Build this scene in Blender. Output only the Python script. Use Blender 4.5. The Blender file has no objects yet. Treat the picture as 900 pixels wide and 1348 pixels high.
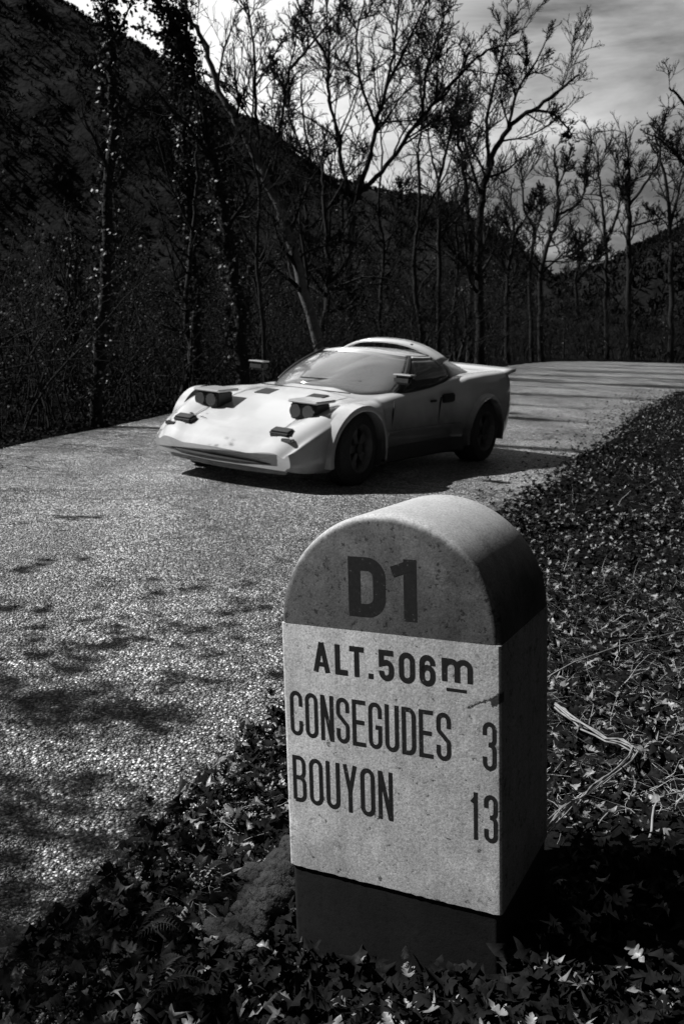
import bpy, bmesh, math, random
import numpy as np
from mathutils import Matrix, Vector

# ------------------------------------------------------------------ camera, world, sun, exposure
C = bpy.context.scene.collection
SC = bpy.context.scene
rng = np.random.default_rng(7)
random.seed(7)

F_PX, PITCH, ROLL, CAM_H = 1179.3, 0.1921, 0.0342, 1.1541
cam_d = bpy.data.cameras.new('camera'); cam = bpy.data.objects.new('camera', cam_d); C.objects.link(cam)
cam_d.sensor_fit = 'VERTICAL'; cam_d.sensor_height = 36.0; cam_d.lens = 36.0 * F_PX / 1348.0
cam_d.clip_start = 0.05; cam_d.clip_end = 3000
cp, sp = math.cos(PITCH), math.sin(PITCH)
Fv = Vector((0, cp, -sp)); Rv = Vector((1, 0, 0)); Uv = Rv.cross(Fv)
R2 = Rv * math.cos(ROLL) + Uv * math.sin(ROLL); U2 = Uv * math.cos(ROLL) - Rv * math.sin(ROLL)
m = Matrix((R2, U2, -Fv)).transposed().to_4x4(); m.translation = Vector((0, 0, CAM_H))
cam.matrix_world = m
cam_d.dof.use_dof = True; cam_d.dof.focus_distance = 1.75; cam_d.dof.aperture_fstop = 11.0
SC.camera = cam
SC.view_settings.view_transform = 'Standard'; SC.view_settings.look = 'None'
SC.view_settings.exposure = 0.65; SC.view_settings.gamma = 1.0

SUN_AZ, SUN_EL = math.radians(-80), math.radians(45)       # azimuth measured from +Y, negative to the left
sun_dir = Vector((math.sin(SUN_AZ) * math.cos(SUN_EL), math.cos(SUN_AZ) * math.cos(SUN_EL), math.sin(SUN_EL)))
sd = bpy.data.lights.new('sun', 'SUN'); sd.energy = 4.8; sd.angle = math.radians(0.6); sd.color = (1, 1, 1)
sun = bpy.data.objects.new('sun', sd); C.objects.link(sun)
sun.rotation_euler = (-sun_dir).to_track_quat('-Z', 'Y').to_euler()

W = bpy.data.worlds.new('World'); SC.world = W; W.use_nodes = True
wn, wl = W.node_tree.nodes, W.node_tree.links
wn.clear()
def N(t, **k):
    n = wn.new(t)
    for a, b in k.items(): setattr(n, a, b)
    return n
wo = N('ShaderNodeOutputWorld'); bg = N('ShaderNodeBackground'); bg.inputs[1].default_value = 0.1
sky = N('ShaderNodeTexSky', sky_type='NISHITA', sun_disc=False, sun_elevation=SUN_EL, sun_rotation=SUN_AZ, altitude=500)
bw = N('ShaderNodeRGBToBW'); wl.new(sky.outputs[0], bw.inputs[0])
tc = N('ShaderNodeTexCoord')
mp = N('ShaderNodeMapping'); mp.inputs['Scale'].default_value = (1.0, 1.0, 3.6); mp.inputs['Location'].default_value = (0.9, 0.45, 0.7)
wl.new(tc.outputs['Generated'], mp.inputs[0])
n1 = N('ShaderNodeTexNoise'); n1.inputs['Scale'].default_value = 2.7; n1.inputs['Detail'].default_value = 9; n1.inputs['Roughness'].default_value = 0.58; n1.inputs['Distortion'].default_value = 0.5
wl.new(mp.outputs[0], n1.inputs['Vector'])
cr = N('ShaderNodeValToRGB'); cr.color_ramp.elements[0].position = 0.46; cr.color_ramp.elements[0].color = (.17, .17, .17, 1)
cr.color_ramp.elements[1].position = 0.70; cr.color_ramp.elements[1].color = (1, 1, 1, 1)
wl.new(n1.outputs['Fac'], cr.inputs[0])
# haze glow: clouds are brighter towards the sun side of the sky
dp = N('ShaderNodeVectorMath', operation='DOT_PRODUCT'); wl.new(tc.outputs['Generated'], dp.inputs[0]); dp.inputs[1].default_value = Vector((-0.35, 0.90, 0.30)).normalized()
gl = N('ShaderNodeMapRange'); gl.interpolation_type = 'SMOOTHSTEP'; gl.inputs['From Min'].default_value = 0.62; gl.inputs['From Max'].default_value = 1.0
gl.inputs['To Min'].default_value = 0.7; gl.inputs['To Max'].default_value = 7.2
wl.new(dp.outputs['Value'], gl.inputs['Value'])
# fills the contrast of the clouds with thin white veil near the glow
vm = N('ShaderNodeMapRange'); vm.inputs['From Min'].default_value = 0.86; vm.inputs['From Max'].default_value = 0.98; vm.inputs['To Min'].default_value = 0.0; vm.inputs['To Max'].default_value = 0.9
wl.new(dp.outputs['Value'], vm.inputs['Value'])
mx = N('ShaderNodeMix', data_type='FLOAT'); wl.new(vm.outputs[0], mx.inputs[0]); wl.new(cr.outputs[0], mx.inputs[2]); mx.inputs[3].default_value = 1.0
mu = N('ShaderNodeMath', operation='MULTIPLY'); wl.new(mx.outputs[0], mu.inputs[0]); wl.new(gl.outputs[0], mu.inputs[1])
ms = N('ShaderNodeMath', operation='MULTIPLY'); wl.new(bw.outputs[0], ms.inputs[0]); ms.inputs[1].default_value = 0.08
ad = N('ShaderNodeMath', operation='ADD'); wl.new(mu.outputs[0], ad.inputs[0]); wl.new(ms.outputs[0], ad.inputs[1])
wl.new(ad.outputs[0], bg.inputs[0]); wl.new(bg.outputs[0], wo.inputs[0])

# ------------------------------------------------------------------ helpers
def link(o, parent=None):
    C.objects.link(o)
    if parent is not None: o.parent = parent
    return o
def tag(o, label=None, cat=None, group=None, kind=None):
    if label: o['label'] = label
    if cat: o['category'] = cat
    if group: o['group'] = group
    if kind: o['kind'] = kind
    return o
def empty(name, loc=(0, 0, 0), rz=0.0):
    o = bpy.data.objects.new(name, None); C.objects.link(o); o.location = loc; o.rotation_euler = (0, 0, rz); o.empty_display_size = 0.2
    return o
def mesh_np(name, verts, faces_list, mat, parent=None, smooth=False):
    """verts (n,3); faces_list: list of int arrays (k,3) or (k,4)"""
    me = bpy.data.meshes.new(name)
    verts = np.asarray(verts, dtype=np.float32)
    fl = [np.asarray(f, dtype=np.int32) for f in faces_list if len(f)]
    loops = np.concatenate([f.ravel() for f in fl])
    sizes = np.concatenate([np.full(len(f), f.shape[1], dtype=np.int32) for f in fl])
    starts = np.concatenate([[0], np.cumsum(sizes)[:-1]]).astype(np.int32)
    me.vertices.add(len(verts)); me.vertices.foreach_set('co', verts.ravel())
    me.loops.add(len(loops)); me.loops.foreach_set('vertex_index', loops)
    me.polygons.add(len(sizes)); me.polygons.foreach_set('loop_start', starts)
    me.update(calc_edges=True)
    if smooth: me.polygons.foreach_set('use_smooth', np.ones(len(sizes), dtype=bool))
    me.materials.append(mat)
    o = bpy.data.objects.new(name, me)
    return link(o, parent)
def mesh_py(name, verts, faces, mat, parent=None, smooth=None):
    me = bpy.data.meshes.new(name); me.from_pydata([tuple(v) for v in verts], [], [tuple(f) for f in faces]); me.update()
    if smooth is not None:
        me.polygons.foreach_set('use_smooth', [True] * len(me.polygons))
        me.set_sharp_from_angle(angle=math.radians(smooth))
    me.materials.append(mat)
    return link(bpy.data.objects.new(name, me), parent)
def fix_normals(o):
    bm = bmesh.new(); bm.from_mesh(o.data); bmesh.ops.recalc_face_normals(bm, faces=bm.faces); bm.to_mesh(o.data); bm.free()
    return o
def box_mesh(name, c, s, mat, parent=None, bevel=0.01, rot=None, taper=1.0):
    bm = bmesh.new(); bmesh.ops.create_cube(bm, size=1)
    for v in bm.verts:
        k = taper if v.co.z > 0 else 1.0
        v.co = Vector((v.co.x * s[0] * k, v.co.y * s[1] * k, v.co.z * s[2]))
    if bevel: bmesh.ops.bevel(bm, geom=bm.edges[:], offset=bevel, segments=2, affect='EDGES')
    if rot: bmesh.ops.transform(bm, matrix=Matrix.Rotation(rot[1], 4, rot[0]), verts=bm.verts)
    bmesh.ops.translate(bm, vec=Vector(c), verts=bm.verts)
    me = bpy.data.meshes.new(name); bm.to_mesh(me); bm.free(); me.materials.append(mat)
    return link(bpy.data.objects.new(name, me), parent)
def tube_np(paths, radii, sides=3):
    """paths (m,n,3), radii (m,n) -> verts, quads; open tubes with taper"""
    m, n, _ = paths.shape
    t = np.gradient(paths, axis=1); t /= (np.linalg.norm(t, axis=2, keepdims=True) + 1e-9)
    ref = np.where(np.abs(t[:, :1, 2:3]) > 0.8, np.array([1.0, 0.13, 0.0]), np.array([0.1, 0.05, 1.0]))
    ref = np.broadcast_to(ref, t.shape)
    u = np.cross(t, ref); u /= (np.linalg.norm(u, axis=2, keepdims=True) + 1e-9)
    v = np.cross(t, u)
    a = np.arange(sides) * 2 * np.pi / sides
    ring = u[:, :, None, :] * np.cos(a)[None, None, :, None] + v[:, :, None, :] * np.sin(a)[None, None, :, None]
    V = paths[:, :, None, :] + ring * radii[:, :, None, None]
    V = V.reshape(-1, 3)
    i = np.arange(m)[:, None, None]; j = np.arange(n - 1)[None, :, None]; k = np.arange(sides)[None, None, :]
    k2 = (k + 1) % sides
    a0 = (i * n + j) * sides + k; a1 = (i * n + j) * sides + k2; b0 = a0 + sides; b1 = a1 + sides
    Q = np.stack([a0, a1, b1, b0], axis=-1).reshape(-1, 4)
    return V, Q
def join(parts):
    V, F, o = [], [], 0
    for v, f in parts:
        V.append(v); F.append(f + o); o += len(v)
    return np.concatenate(V), np.concatenate(F)

def crom(P, n):
    P = np.array(P, float); Q = []
    for i in range(len(P) - 1):
        p0 = P[max(i - 1, 0)]; p1 = P[i]; p2 = P[i + 1]; p3 = P[min(i + 2, len(P) - 1)]
        for k in range(n):
            t = k / n; Q.append(.5 * ((2 * p1) + (-p0 + p2) * t + (2 * p0 - 5 * p1 + 4 * p2 - p3) * t * t + (-p0 + 3 * p1 - 3 * p2 + p3) * t ** 3))
    Q.append(P[-1]); return Q

# ------------------------------------------------------------------ materials (the photograph is black and white: every colour is a grey)
def mat_new(name):
    M = bpy.data.materials.new(name); M.use_nodes = True
    nt = M.node_tree; b = nt.nodes['Principled BSDF']
    return M, nt, b
def g(v): return (v, v, v, 1)
def nd(nt, t, **k):
    n = nt.nodes.new(t)
    for a, b in k.items(): setattr(n, a, b)
    return n
def noise(nt, scale, detail=6, rough=0.6, vec=None, dist=0.0):
    n = nd(nt, 'ShaderNodeTexNoise'); n.inputs['Scale'].default_value = scale; n.inputs['Detail'].default_value = detail
    n.inputs['Roughness'].default_value = rough; n.inputs['Distortion'].default_value = dist
    if vec is not None: nt.links.new(vec, n.inputs['Vector'])
    return n.outputs['Fac']
def ramp(nt, src, stops):
    r = nd(nt, 'ShaderNodeValToRGB'); e = r.color_ramp.elements
    e[0].position, e[0].color = stops[0][0], g(stops[0][1]); e[1].position, e[1].color = stops[-1][0], g(stops[-1][1])
    for p, v in stops[1:-1]:
        x = e.new(p); x.color = g(v)
    nt.links.new(src, r.inputs[0]); return r.outputs[0]
def math_n(nt, op, a, b=None, c=None):
    n = nd(nt, 'ShaderNodeMath', operation=op)
    for i, s in enumerate((a, b, c)):
        if s is None: continue
        if isinstance(s, (int, float)): n.inputs[i].default_value = s
        else: nt.links.new(s, n.inputs[i])
    return n.outputs[0]
def bump(nt, b, h, strength, dist, normal=None):
    n = nd(nt, 'ShaderNodeBump'); n.inputs['Strength'].default_value = strength; n.inputs['Distance'].default_value = dist
    nt.links.new(h, n.inputs['Height'])
    if normal is not None: nt.links.new(normal, n.inputs['Normal'])
    nt.links.new(n.outputs[0], b.inputs['Normal']); return n.outputs[0]
def objvec(nt):
    return nd(nt, 'ShaderNodeTexCoord').outputs['Object']
def simple(name, lo, hi, scale, rough=0.8, bs=0.3, bd=0.01, spec=0.5, stops=None, detail=6):
    M, nt, b = mat_new(name); v = objvec(nt)
    f = noise(nt, scale, detail, 0.65, v)
    nt.links.new(ramp(nt, f, stops or [(0.3, lo), (0.7, hi)]), b.inputs['Base Color'])
    b.inputs['Roughness'].default_value = rough; b.inputs['Specular IOR Level'].default_value = spec
    if bs: bump(nt, b, noise(nt, scale * 2.3, 4, 0.6, v), bs, bd)
    return M
def per_object_leaf(name, stops, rough, spec, trans=0.25, scale=9):
    M, nt, b = mat_new(name); v = objvec(nt)
    f = noise(nt, scale, 3, 0.7, v)
    nt.links.new(ramp(nt, f, stops), b.inputs['Base Color'])
    b.inputs['Roughness'].default_value = rough; b.inputs['Specular IOR Level'].default_value = spec
    bump(nt, b, noise(nt, 160, 2, 0.5, v), 0.35, 0.002)
    t = nd(nt, 'ShaderNodeBsdfTranslucent'); nt.links.new(ramp(nt, f, stops), t.inputs['Color'])
    mxs = nd(nt, 'ShaderNodeMixShader'); mxs.inputs[0].default_value = trans
    out = nt.nodes['Material Output']
    nt.links.new(b.outputs[0], mxs.inputs[1]); nt.links.new(t.outputs[0], mxs.inputs[2]); nt.links.new(mxs.outputs[0], out.inputs['Surface'])
    return M

# ------------------------------------------------------------------ ground, road
def road_mat():
    M, nt, b = mat_new('chip_asphalt'); v = objvec(nt)
    vo = nd(nt, 'ShaderNodeTexVoronoi'); vo.inputs['Scale'].default_value = 95; nt.links.new(v, vo.inputs['Vector'])
    vo2 = nd(nt, 'ShaderNodeTexVoronoi'); vo2.inputs['Scale'].default_value = 38; nt.links.new(v, vo2.inputs['Vector'])
    sep = nd(nt, 'ShaderNodeSeparateColor'); nt.links.new(vo.outputs['Color'], sep.inputs[0])
    stone = ramp(nt, sep.outputs[0], [(0.0, 0.06), (0.35, 0.26), (0.65, 0.70), (1.0, 0.98)])
    mpr = nd(nt, 'ShaderNodeMapping'); mpr.inputs['Scale'].default_value = (1.3, 0.35, 1); mpr.inputs['Rotation'].default_value = (0, 0, 0.25); nt.links.new(v, mpr.inputs[0])
    patch = math_n(nt, 'MULTIPLY', ramp(nt, noise(nt, 0.55, 5, 0.6, v, 0.6), [(0.32, 0.62), (0.66, 1.25)]), ramp(nt, noise(nt, 1.1, 6, 0.65, mpr.outputs[0], 0.3), [(0.36, 0.60), (0.62, 1.22)]))
    # hairline cracks wandering over the old surface
    wv = nd(nt, 'ShaderNodeVectorMath', operation='ADD'); nz = nd(nt, 'ShaderNodeTexNoise'); nz.inputs['Scale'].default_value = 1.6; nz.inputs['Detail'].default_value = 6; nt.links.new(v, nz.inputs['Vector']); nt.links.new(v, wv.inputs[0]); nt.links.new(nz.outputs['Color'], wv.inputs[1])
    vc = nd(nt, 'ShaderNodeTexVoronoi'); vc.feature = 'DISTANCE_TO_EDGE'; vc.inputs['Scale'].default_value = 0.55; nt.links.new(wv.outputs[0], vc.inputs['Vector'])
    crk = ramp(nt, vc.outputs['Distance'], [(0.004, 0.30), (0.016, 1.0)])
    patch = math_n(nt, 'MULTIPLY', patch, crk)
    patch2 = ramp(nt, noise(nt, 6, 4, 0.7, v), [(0.3, 0.72), (0.7, 1.2)])
    # wheel tracks polished by traffic, tar between chips
    tar = ramp(nt, vo.outputs['Distance'], [(0.35, 1.0), (0.62, 0.25)])
    spk = noise(nt, 52, 2, 0.8, v); spk2 = noise(nt, 17, 3, 0.85, v)
    pits = math_n(nt, 'MULTIPLY', ramp(nt, spk, [(0.38, 0.12), (0.47, 0.75), (0.60, 1.25)]), ramp(nt, spk2, [(0.34, 0.42), (0.48, 0.95), (0.62, 1.15)]))
    tar = math_n(nt, 'MULTIPLY', tar, pits)
    mul = math_n(nt, 'MULTIPLY', math_n(nt, 'MULTIPLY', stone, patch), math_n(nt, 'MULTIPLY', patch2, tar))
    nt.links.new(mul, b.inputs['Base Color'])
    b.inputs['Roughness'].default_value = 0.5; b.inputs['Specular IOR Level'].default_value = 0.6
    h = math_n(nt, 'ADD', math_n(nt, 'MULTIPLY', vo.outputs['Distance'], -1.0), math_n(nt, 'MULTIPLY', sep.outputs[1], 0.9))
    h2 = math_n(nt, 'ADD', h, math_n(nt, 'MULTIPLY', vo2.outputs['Distance'], -0.5))
    bump(nt, b, h2, 1.0, 0.012)
    return M
M_road = road_mat()
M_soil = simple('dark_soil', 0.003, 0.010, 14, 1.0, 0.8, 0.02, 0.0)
M_hill = simple('scrub_slope', 0.012, 0.075, 0.11, 1.0, 0.7, 1.2, 0.05, stops=[(0.38, 0.005), (0.55, 0.012), (0.68, 0.024), (0.80, 0.07)], detail=12)

RIGHT = [(-1.5,-14),(-1.1,-6),(-.78,0),(-.58,1.1),(-.48,1.45),(-.33,1.8),(-.14,2.4),(.3,3.6),(1.35,6.5),(1.93,7.9),(3.17,10.8),(5.75,17.2),(8.9,24.2),(14,32),(22,41),(34,49),(60,58),(110,70)]
LEFT = [(-5.6,-14),(-4.7,-6),(-4.0,0),(-3.7,3),(-3.35,8),(-3.02,10.1),(-2.6,12.2),(-1.85,17.5),(.4,25),(6.3,40.5),(10.2,53),(14.2,63.5),(19.2,71),(27,76),(45,82),(110,95)]
def resample(P, n, far):
    P = np.array(P, float); d = np.concatenate([[0], np.cumsum(np.linalg.norm(np.diff(P, axis=0), axis=1))])
    s = np.linspace(0, 1, n) * d[-1]
    Q = np.stack([np.interp(s, d, P[:, 0]), np.interp(s, d, P[:, 1])], 1)
    for _ in range(far):
        Q[1:-1] = (Q[:-2] + 2 * Q[1:-1] + Q[2:]) / 4
    return Q
NR = 500
Rr, Lr = resample(RIGHT, NR, 14), resample(LEFT, NR, 14)
rag = np.interp(np.arange(NR), np.arange(0, NR, 3), rng.normal(0, 0.055, len(np.arange(0, NR, 3))))
Rr[:, 0] += rag
Lr[:, 0] += np.roll(rag, 37)
K = 8
rv = []
for i in range(NR):
    for k in range(K + 1):
        t = k / K; p = Rr[i] * (1 - t) + Lr[i] * t
        rv.append((p[0], p[1], 0.018 * math.sin(math.pi * t) ** 0.7))
rf = [(i * (K + 1) + k, i * (K + 1) + k + 1, (i + 1) * (K + 1) + k + 1, (i + 1) * (K + 1) + k) for i in range(NR - 1) for k in range(K)]
road = mesh_np('road', rv, [rf], M_road, smooth=True); tag(road, 'rough grey chip asphalt country road bending right past the milestone', kind='structure')

def seg_dist(px, py, poly):
    """unsigned distance and side sign (+ right of the polyline direction)"""
    best = np.full(px.shape, 1e9); sgn = np.ones(px.shape)
    for (x0, y0), (x1, y1) in zip(poly[:-1], poly[1:]):
        dx, dy = x1 - x0, y1 - y0; L = dx * dx + dy * dy
        t = np.clip(((px - x0) * dx + (py - y0) * dy) / L, 0, 1)
        ex, ey = px - (x0 + t * dx), py - (y0 + t * dy)
        d = np.hypot(ex, ey); c = (px - x0) * dy - (py - y0) * dx
        up = d < best - 1e-9
        best = np.where(up, d, best); sgn = np.where(up, np.sign(c), sgn)
    return best * sgn
def lumps(x, y):
    return (np.sin(x * 1.7 + 1.3 * np.sin(y * .9)) * np.sin(y * 1.3 + .7) * .5 + np.sin(x * 4.1 + y * 2.3) * np.sin(y * 5.2 - x) * .3 + np.sin(x * 9.3 - y * 3.1) * np.sin(y * 11 + x * 2) * .15)
def sstep(t): t = np.clip(t, 0, 1); return t * t * (3 - 2 * t)
def ground_h(x, y):
    x = np.asarray(x, float); y = np.asarray(y, float)
    dr = seg_dist(x, y, RIGHT)      # >0 on the verge side (right)
    dl = -seg_dist(x, y, LEFT)      # >0 beyond the outer edge (left)
    out = np.maximum(dr, dl)
    h = -0.05 * sstep((0.03 - out) / 0.22) - 0.001
    h = h + lumps(x, y) * 0.035 * sstep((out - 0.05) / 0.6)
    h = h + 0.12 * sstep((dr - 0.42) / 0.45) * sstep((4.5 - y) / 2.5) * sstep((y + 1) / 1.5)
    bank = 0.10 * np.clip(dr - 0.9, 0, 6)
    # unseen steep slope added right of the verge to block sky light
    steep = np.clip(x - (0.47 * np.clip(y, 0, 50) + 2.4), 0, 55) * 1.0 * sstep((24 - y) / 8) * sstep((y + 90) / 40)
    return h + np.where(dr > 0, bank * sstep((26 - y) / 8) + steep, 0) + np.where(dl > 0, 0.04 * np.clip(dl - 0.5, 0, 3), 0)
def axis(a, b, fine, grow, far):
    v = list(np.arange(a, b, fine)); s = fine; x = v[-1]
    while x < far[1]: s *= grow; x += s; v.append(x)
    s = fine; x = v[0]; pre = []
    while x > far[0]: s *= grow; x -= s; pre.append(x)
    return np.array(pre[::-1] + v)
gx = axis(-6, 8, 0.13, 1.12, (-900, 900)); gy = axis(0, 16, 0.13, 1.10, (-300, 1500))
GX, GY = np.meshgrid(gx, gy, indexing='ij'); GZ = ground_h(GX, GY)
nx, ny = GX.shape
ii = (np.arange(nx - 1)[:, None] * ny + np.arange(ny - 1)[None, :]).ravel()
gf = np.stack([ii, ii + ny, ii + ny + 1, ii + 1], 1)
ground = mesh_np('ground', np.stack([GX, GY, GZ], -1).reshape(-1, 3), [gf], M_soil, smooth=True); tag(ground, 'dark leaf mould ground of the verge and wood floor', kind='structure')

# ------------------------------------------------------------------ mountains
def ridge_mesh(name, knots, ydist, ynear, xr, label, seed, z0=-3):
    r = np.random.default_rng(seed)
    kx, kz = zip(*knots)
    xs = np.linspace(xr[0], xr[1], 260); ss = np.concatenate([np.linspace(0, 1, 46), 1 + np.linspace(0.03, .8, 8)])
    V = []
    fine = np.interp(xs, np.linspace(xr[0], xr[1], 150), r.normal(0, .35, 150)) + np.interp(xs, np.linspace(xr[0], xr[1], 40), r.normal(0, .5, 40))
    ph = r.uniform(0, 6, 8)
    for s in ss:
        y = ynear + (ydist - ynear) * s
        R = np.interp(xs * 100 / ydist, kx, kz)
        top = CAM_H + (R - CAM_H) * ydist / 100 + fine * .6
        sh = sstep(np.minimum(s, 1)) ** 0.8 if s <= 1 else 1 - 0.4 * (s - 1)
        rough = (np.sin(xs * .23 + ph[0] + s * 5) * np.sin(s * 17 + xs * .07 + ph[1]) * 1.6 + np.sin(xs * .61 + ph[2] - s * 9) * np.sin(s * 31 + ph[3] + xs * .2) * .8) * 4 * s * (1 - min(s, 1))
        z = z0 + (top - z0) * sh + rough
        for X, Z in zip(xs, z): V.append((X, y, Z))
    nxs = len(xs); F = [(a * nxs + b, a * nxs + b + 1, (a + 1) * nxs + b + 1, (a + 1) * nxs + b) for a in range(len(ss) - 1) for b in range(nxs - 1)]
    o = mesh_np(name, V, [F], M_hill, smooth=True); tag(o, label, kind='structure')
    return o, np.array(V).reshape(len(ss), nxs, 3)
mtn, MV = ridge_mesh('mountain', [(-200, 66), (-90, 56), (-50, 43), (-31.4, 34.1), (-24, 30.2), (-17.3, 26.6), (-10, 22), (-2.8, 17.2), (2, 16.3), (7.8, 15.7), (11, 14.6), (14.5, 12.4), (18, 10.2), (21.3, 7.9), (26, 4.5), (34, 1)], 150, 95, (-290, 60), 'dark scrubby mountain slope falling from the upper left behind the wood', 3)
hil, HV = ridge_mesh('hillside', [(8, 1), (14, 4.0), (20, 7.4), (24, 8.4), (27.7, 9.7), (31, 11.4), (35.5, 13.9), (45, 19), (80, 30)], 120, 84, (5, 120), 'darker wooded hillside rising at the right end of the bend', 5)

# ------------------------------------------------------------------ milestone
SX, SY, SYAW, SW, SD, ZB, ZW, SLX, SLY = -0.0638, 1.5178, -0.4663, 0.4109, 0.2984, 0.660, 0.1947, -0.0797, 0.0219
AR = SW / 2
def stone_mat(name, lo, hi, black_specks, chip=False, worn=0.0):
    M, nt, b = mat_new(name); v = objvec(nt)
    big = noise(nt, 9, 8, 0.7, v, 0.4); fine = noise(nt, 260, 3, 0.7, v)
    base = ramp(nt, big, [(0.30, lo), (0.52, (lo + hi) / 2), (0.68, hi)])
    gr = ramp(nt, fine, [(0.30, 0.60), (0.7, 1.25)])
    c = math_n(nt, 'MULTIPLY', base, gr)
    # pits and lichen specks
    sp1 = noise(nt, 75, 4, 0.75, v)
    c = math_n(nt, 'MULTIPLY', c, ramp(nt, sp1, [(black_specks - 0.03, 0.25), (black_specks + 0.02, 1.0)]))
    mot = noise(nt, 42, 10, 0.78, v, 0.9)
    c = math_n(nt, 'MULTIPLY', c, ramp(nt, mot, [(0.36, 0.50), (0.46, 1.0), (0.55, 0.80), (0.66, 1.15)]))
    so0 = nd(nt, 'ShaderNodeSeparateXYZ'); nt.links.new(v, so0.inputs[0])
    # knocked and flaked arrises
    ed = math_n(nt, 'ABSOLUTE', so0.outputs[0]); em = nd(nt, 'ShaderNodeMapRange'); nt.links.new(ed, em.inputs[0]); em.inputs[1].default_value = SW / 2 - 0.016; em.inputs[2].default_value = SW / 2 - 0.001
    fk = math_n(nt, 'MULTIPLY', em.outputs[0], ramp(nt, noise(nt, 34, 7, 0.75, v), [(0.56, 0.0), (0.60, 1.0)]))
    c = math_n(nt, 'MULTIPLY', c, math_n(nt, 'SUBTRACT', 1.0, math_n(nt, 'MULTIPLY', fk, 0.6)))
    # soil splash on the lowest part
    sl = nd(nt, 'ShaderNodeMapRange'); nt.links.new(math_n(nt, 'ADD', so0.outputs[2], math_n(nt, 'MULTIPLY', noise(nt, 14, 6, 0.7, v), -0.12)), sl.inputs[0]); sl.inputs[1].default_value = 0.10; sl.inputs[2].default_value = 0.22; sl.inputs[3].default_value = 0.62; sl.inputs[4].default_value = 1.0
    c = math_n(nt, 'MULTIPLY', c, sl.outputs[0])
    # vertical run-off streaks
    mpn = nd(nt, 'ShaderNodeMapping'); mpn.inputs['Scale'].default_value = (30, 30, 2.2); nt.links.new(v, mpn.inputs[0])
    st = noise(nt, 1.0, 5, 0.65, mpn.outputs[0]); c = math_n(nt, 'MULTIPLY', c, ramp(nt, st, [(0.3, 0.82), (0.6, 1.05)]))
    h = math_n(nt, 'ADD', math_n(nt, 'MULTIPLY', fine, 0.35), math_n(nt, 'MULTIPLY', sp1, 0.9))
    if chip:
        sx = nd(nt, 'ShaderNodeSeparateXYZ'); nt.links.new(v, sx.inputs[0])
        wob = math_n(nt, 'MULTIPLY', math_n(nt, 'SUBTRACT', noise(nt, 60, 5, 0.7, v), 0.5), 0.020)
        X = math_n(nt, 'ADD', sx.outputs[0], wob); Z = math_n(nt, 'ADD', sx.outputs[2], wob)
        # crack running up to the right edge: z = z0 + k (x - x0)
        def line(x0, z0, x1, z1, wdt, soft):
            k = (z1 - z0) / (x1 - x0)
            dz = math_n(nt, 'ABSOLUTE', math_n(nt, 'SUBTRACT', Z, math_n(nt, 'ADD', math_n(nt, 'MULTIPLY', math_n(nt, 'SUBTRACT', X, x0), k), z0)))
            dz = math_n(nt, 'ADD', dz, math_n(nt, 'MULTIPLY', math_n(nt, 'SUBTRACT', noise(nt, 150, 5, 0.8, v), 0.5), 0.016))
            mr = nd(nt, 'ShaderNodeMapRange'); nt.links.new(dz, mr.inputs[0]); mr.inputs[1].default_value = wdt; mr.inputs[2].default_value = wdt + soft; mr.inputs[3].default_value = 1; mr.inputs[4].default_value = 0
            inx = math_n(nt, 'MULTIPLY', math_n(nt, 'GREATER_THAN', X, x0), math_n(nt, 'LESS_THAN', X, x1))
            return math_n(nt, 'MULTIPLY', mr.outputs[0], inx)
        ck = line(0.352 - SW / 2, 0.549, 0.402 - SW / 2, 0.572, 0.0012, 0.0022)
        ck2 = line(0.392 - SW / 2, 0.560, 0.415 - SW / 2, 0.577, 0.0080, 0.0025)
        ck = math_n(nt, 'MULTIPLY', math_n(nt, 'MAXIMUM', ck, ck2), math_n(nt, 'LESS_THAN', sx.outputs[1], -SD / 2 + 0.014))
        c = math_n(nt, 'MULTIPLY', c, math_n(nt, 'SUBTRACT', 1.0, math_n(nt, 'MULTIPLY', ck, 0.90)))
        # short vertical crack rising from the lower edge, and flaked paint along the band joint
        ck3 = math_n(nt, 'MULTIPLY', math_n(nt, 'MULTIPLY', math_n(nt, 'LESS_THAN', math_n(nt, 'ABSOLUTE', math_n(nt, 'ADD', math_n(nt, 'SUBTRACT', X, 0.351 - SW / 2 + 0.055), math_n(nt, 'MULTIPLY', Z, -0.27))), 0.0013), math_n(nt, 'LESS_THAN', sx.outputs[2], 0.225)), math_n(nt, 'LESS_THAN', sx.outputs[1], -SD / 2 + 0.014))
        c = math_n(nt, 'MULTIPLY', c, math_n(nt, 'SUBTRACT', 1.0, math_n(nt, 'MULTIPLY', ck3, 0.8)))
        h = math_n(nt, 'SUBTRACT', h, math_n(nt, 'MULTIPLY', ck, 3.0))
    # rain-washed, sun-bleached upper surface; shade painted into the verge-side flank
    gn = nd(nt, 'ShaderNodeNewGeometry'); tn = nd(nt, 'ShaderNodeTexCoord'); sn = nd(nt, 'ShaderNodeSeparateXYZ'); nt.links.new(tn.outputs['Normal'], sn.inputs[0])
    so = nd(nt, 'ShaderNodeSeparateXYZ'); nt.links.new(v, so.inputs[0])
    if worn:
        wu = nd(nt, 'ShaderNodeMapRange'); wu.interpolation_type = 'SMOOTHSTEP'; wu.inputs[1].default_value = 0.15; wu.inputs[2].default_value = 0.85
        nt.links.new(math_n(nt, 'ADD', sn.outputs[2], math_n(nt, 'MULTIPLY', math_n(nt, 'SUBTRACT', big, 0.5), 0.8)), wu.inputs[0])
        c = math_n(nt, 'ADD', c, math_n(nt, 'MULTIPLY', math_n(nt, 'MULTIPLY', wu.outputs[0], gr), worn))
    side_shade = nd(nt, 'ShaderNodeMapRange'); side_shade.inputs[1].default_value = 0.6; side_shade.inputs[2].default_value = 0.95; side_shade.inputs[4].default_value = 0.62
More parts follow.
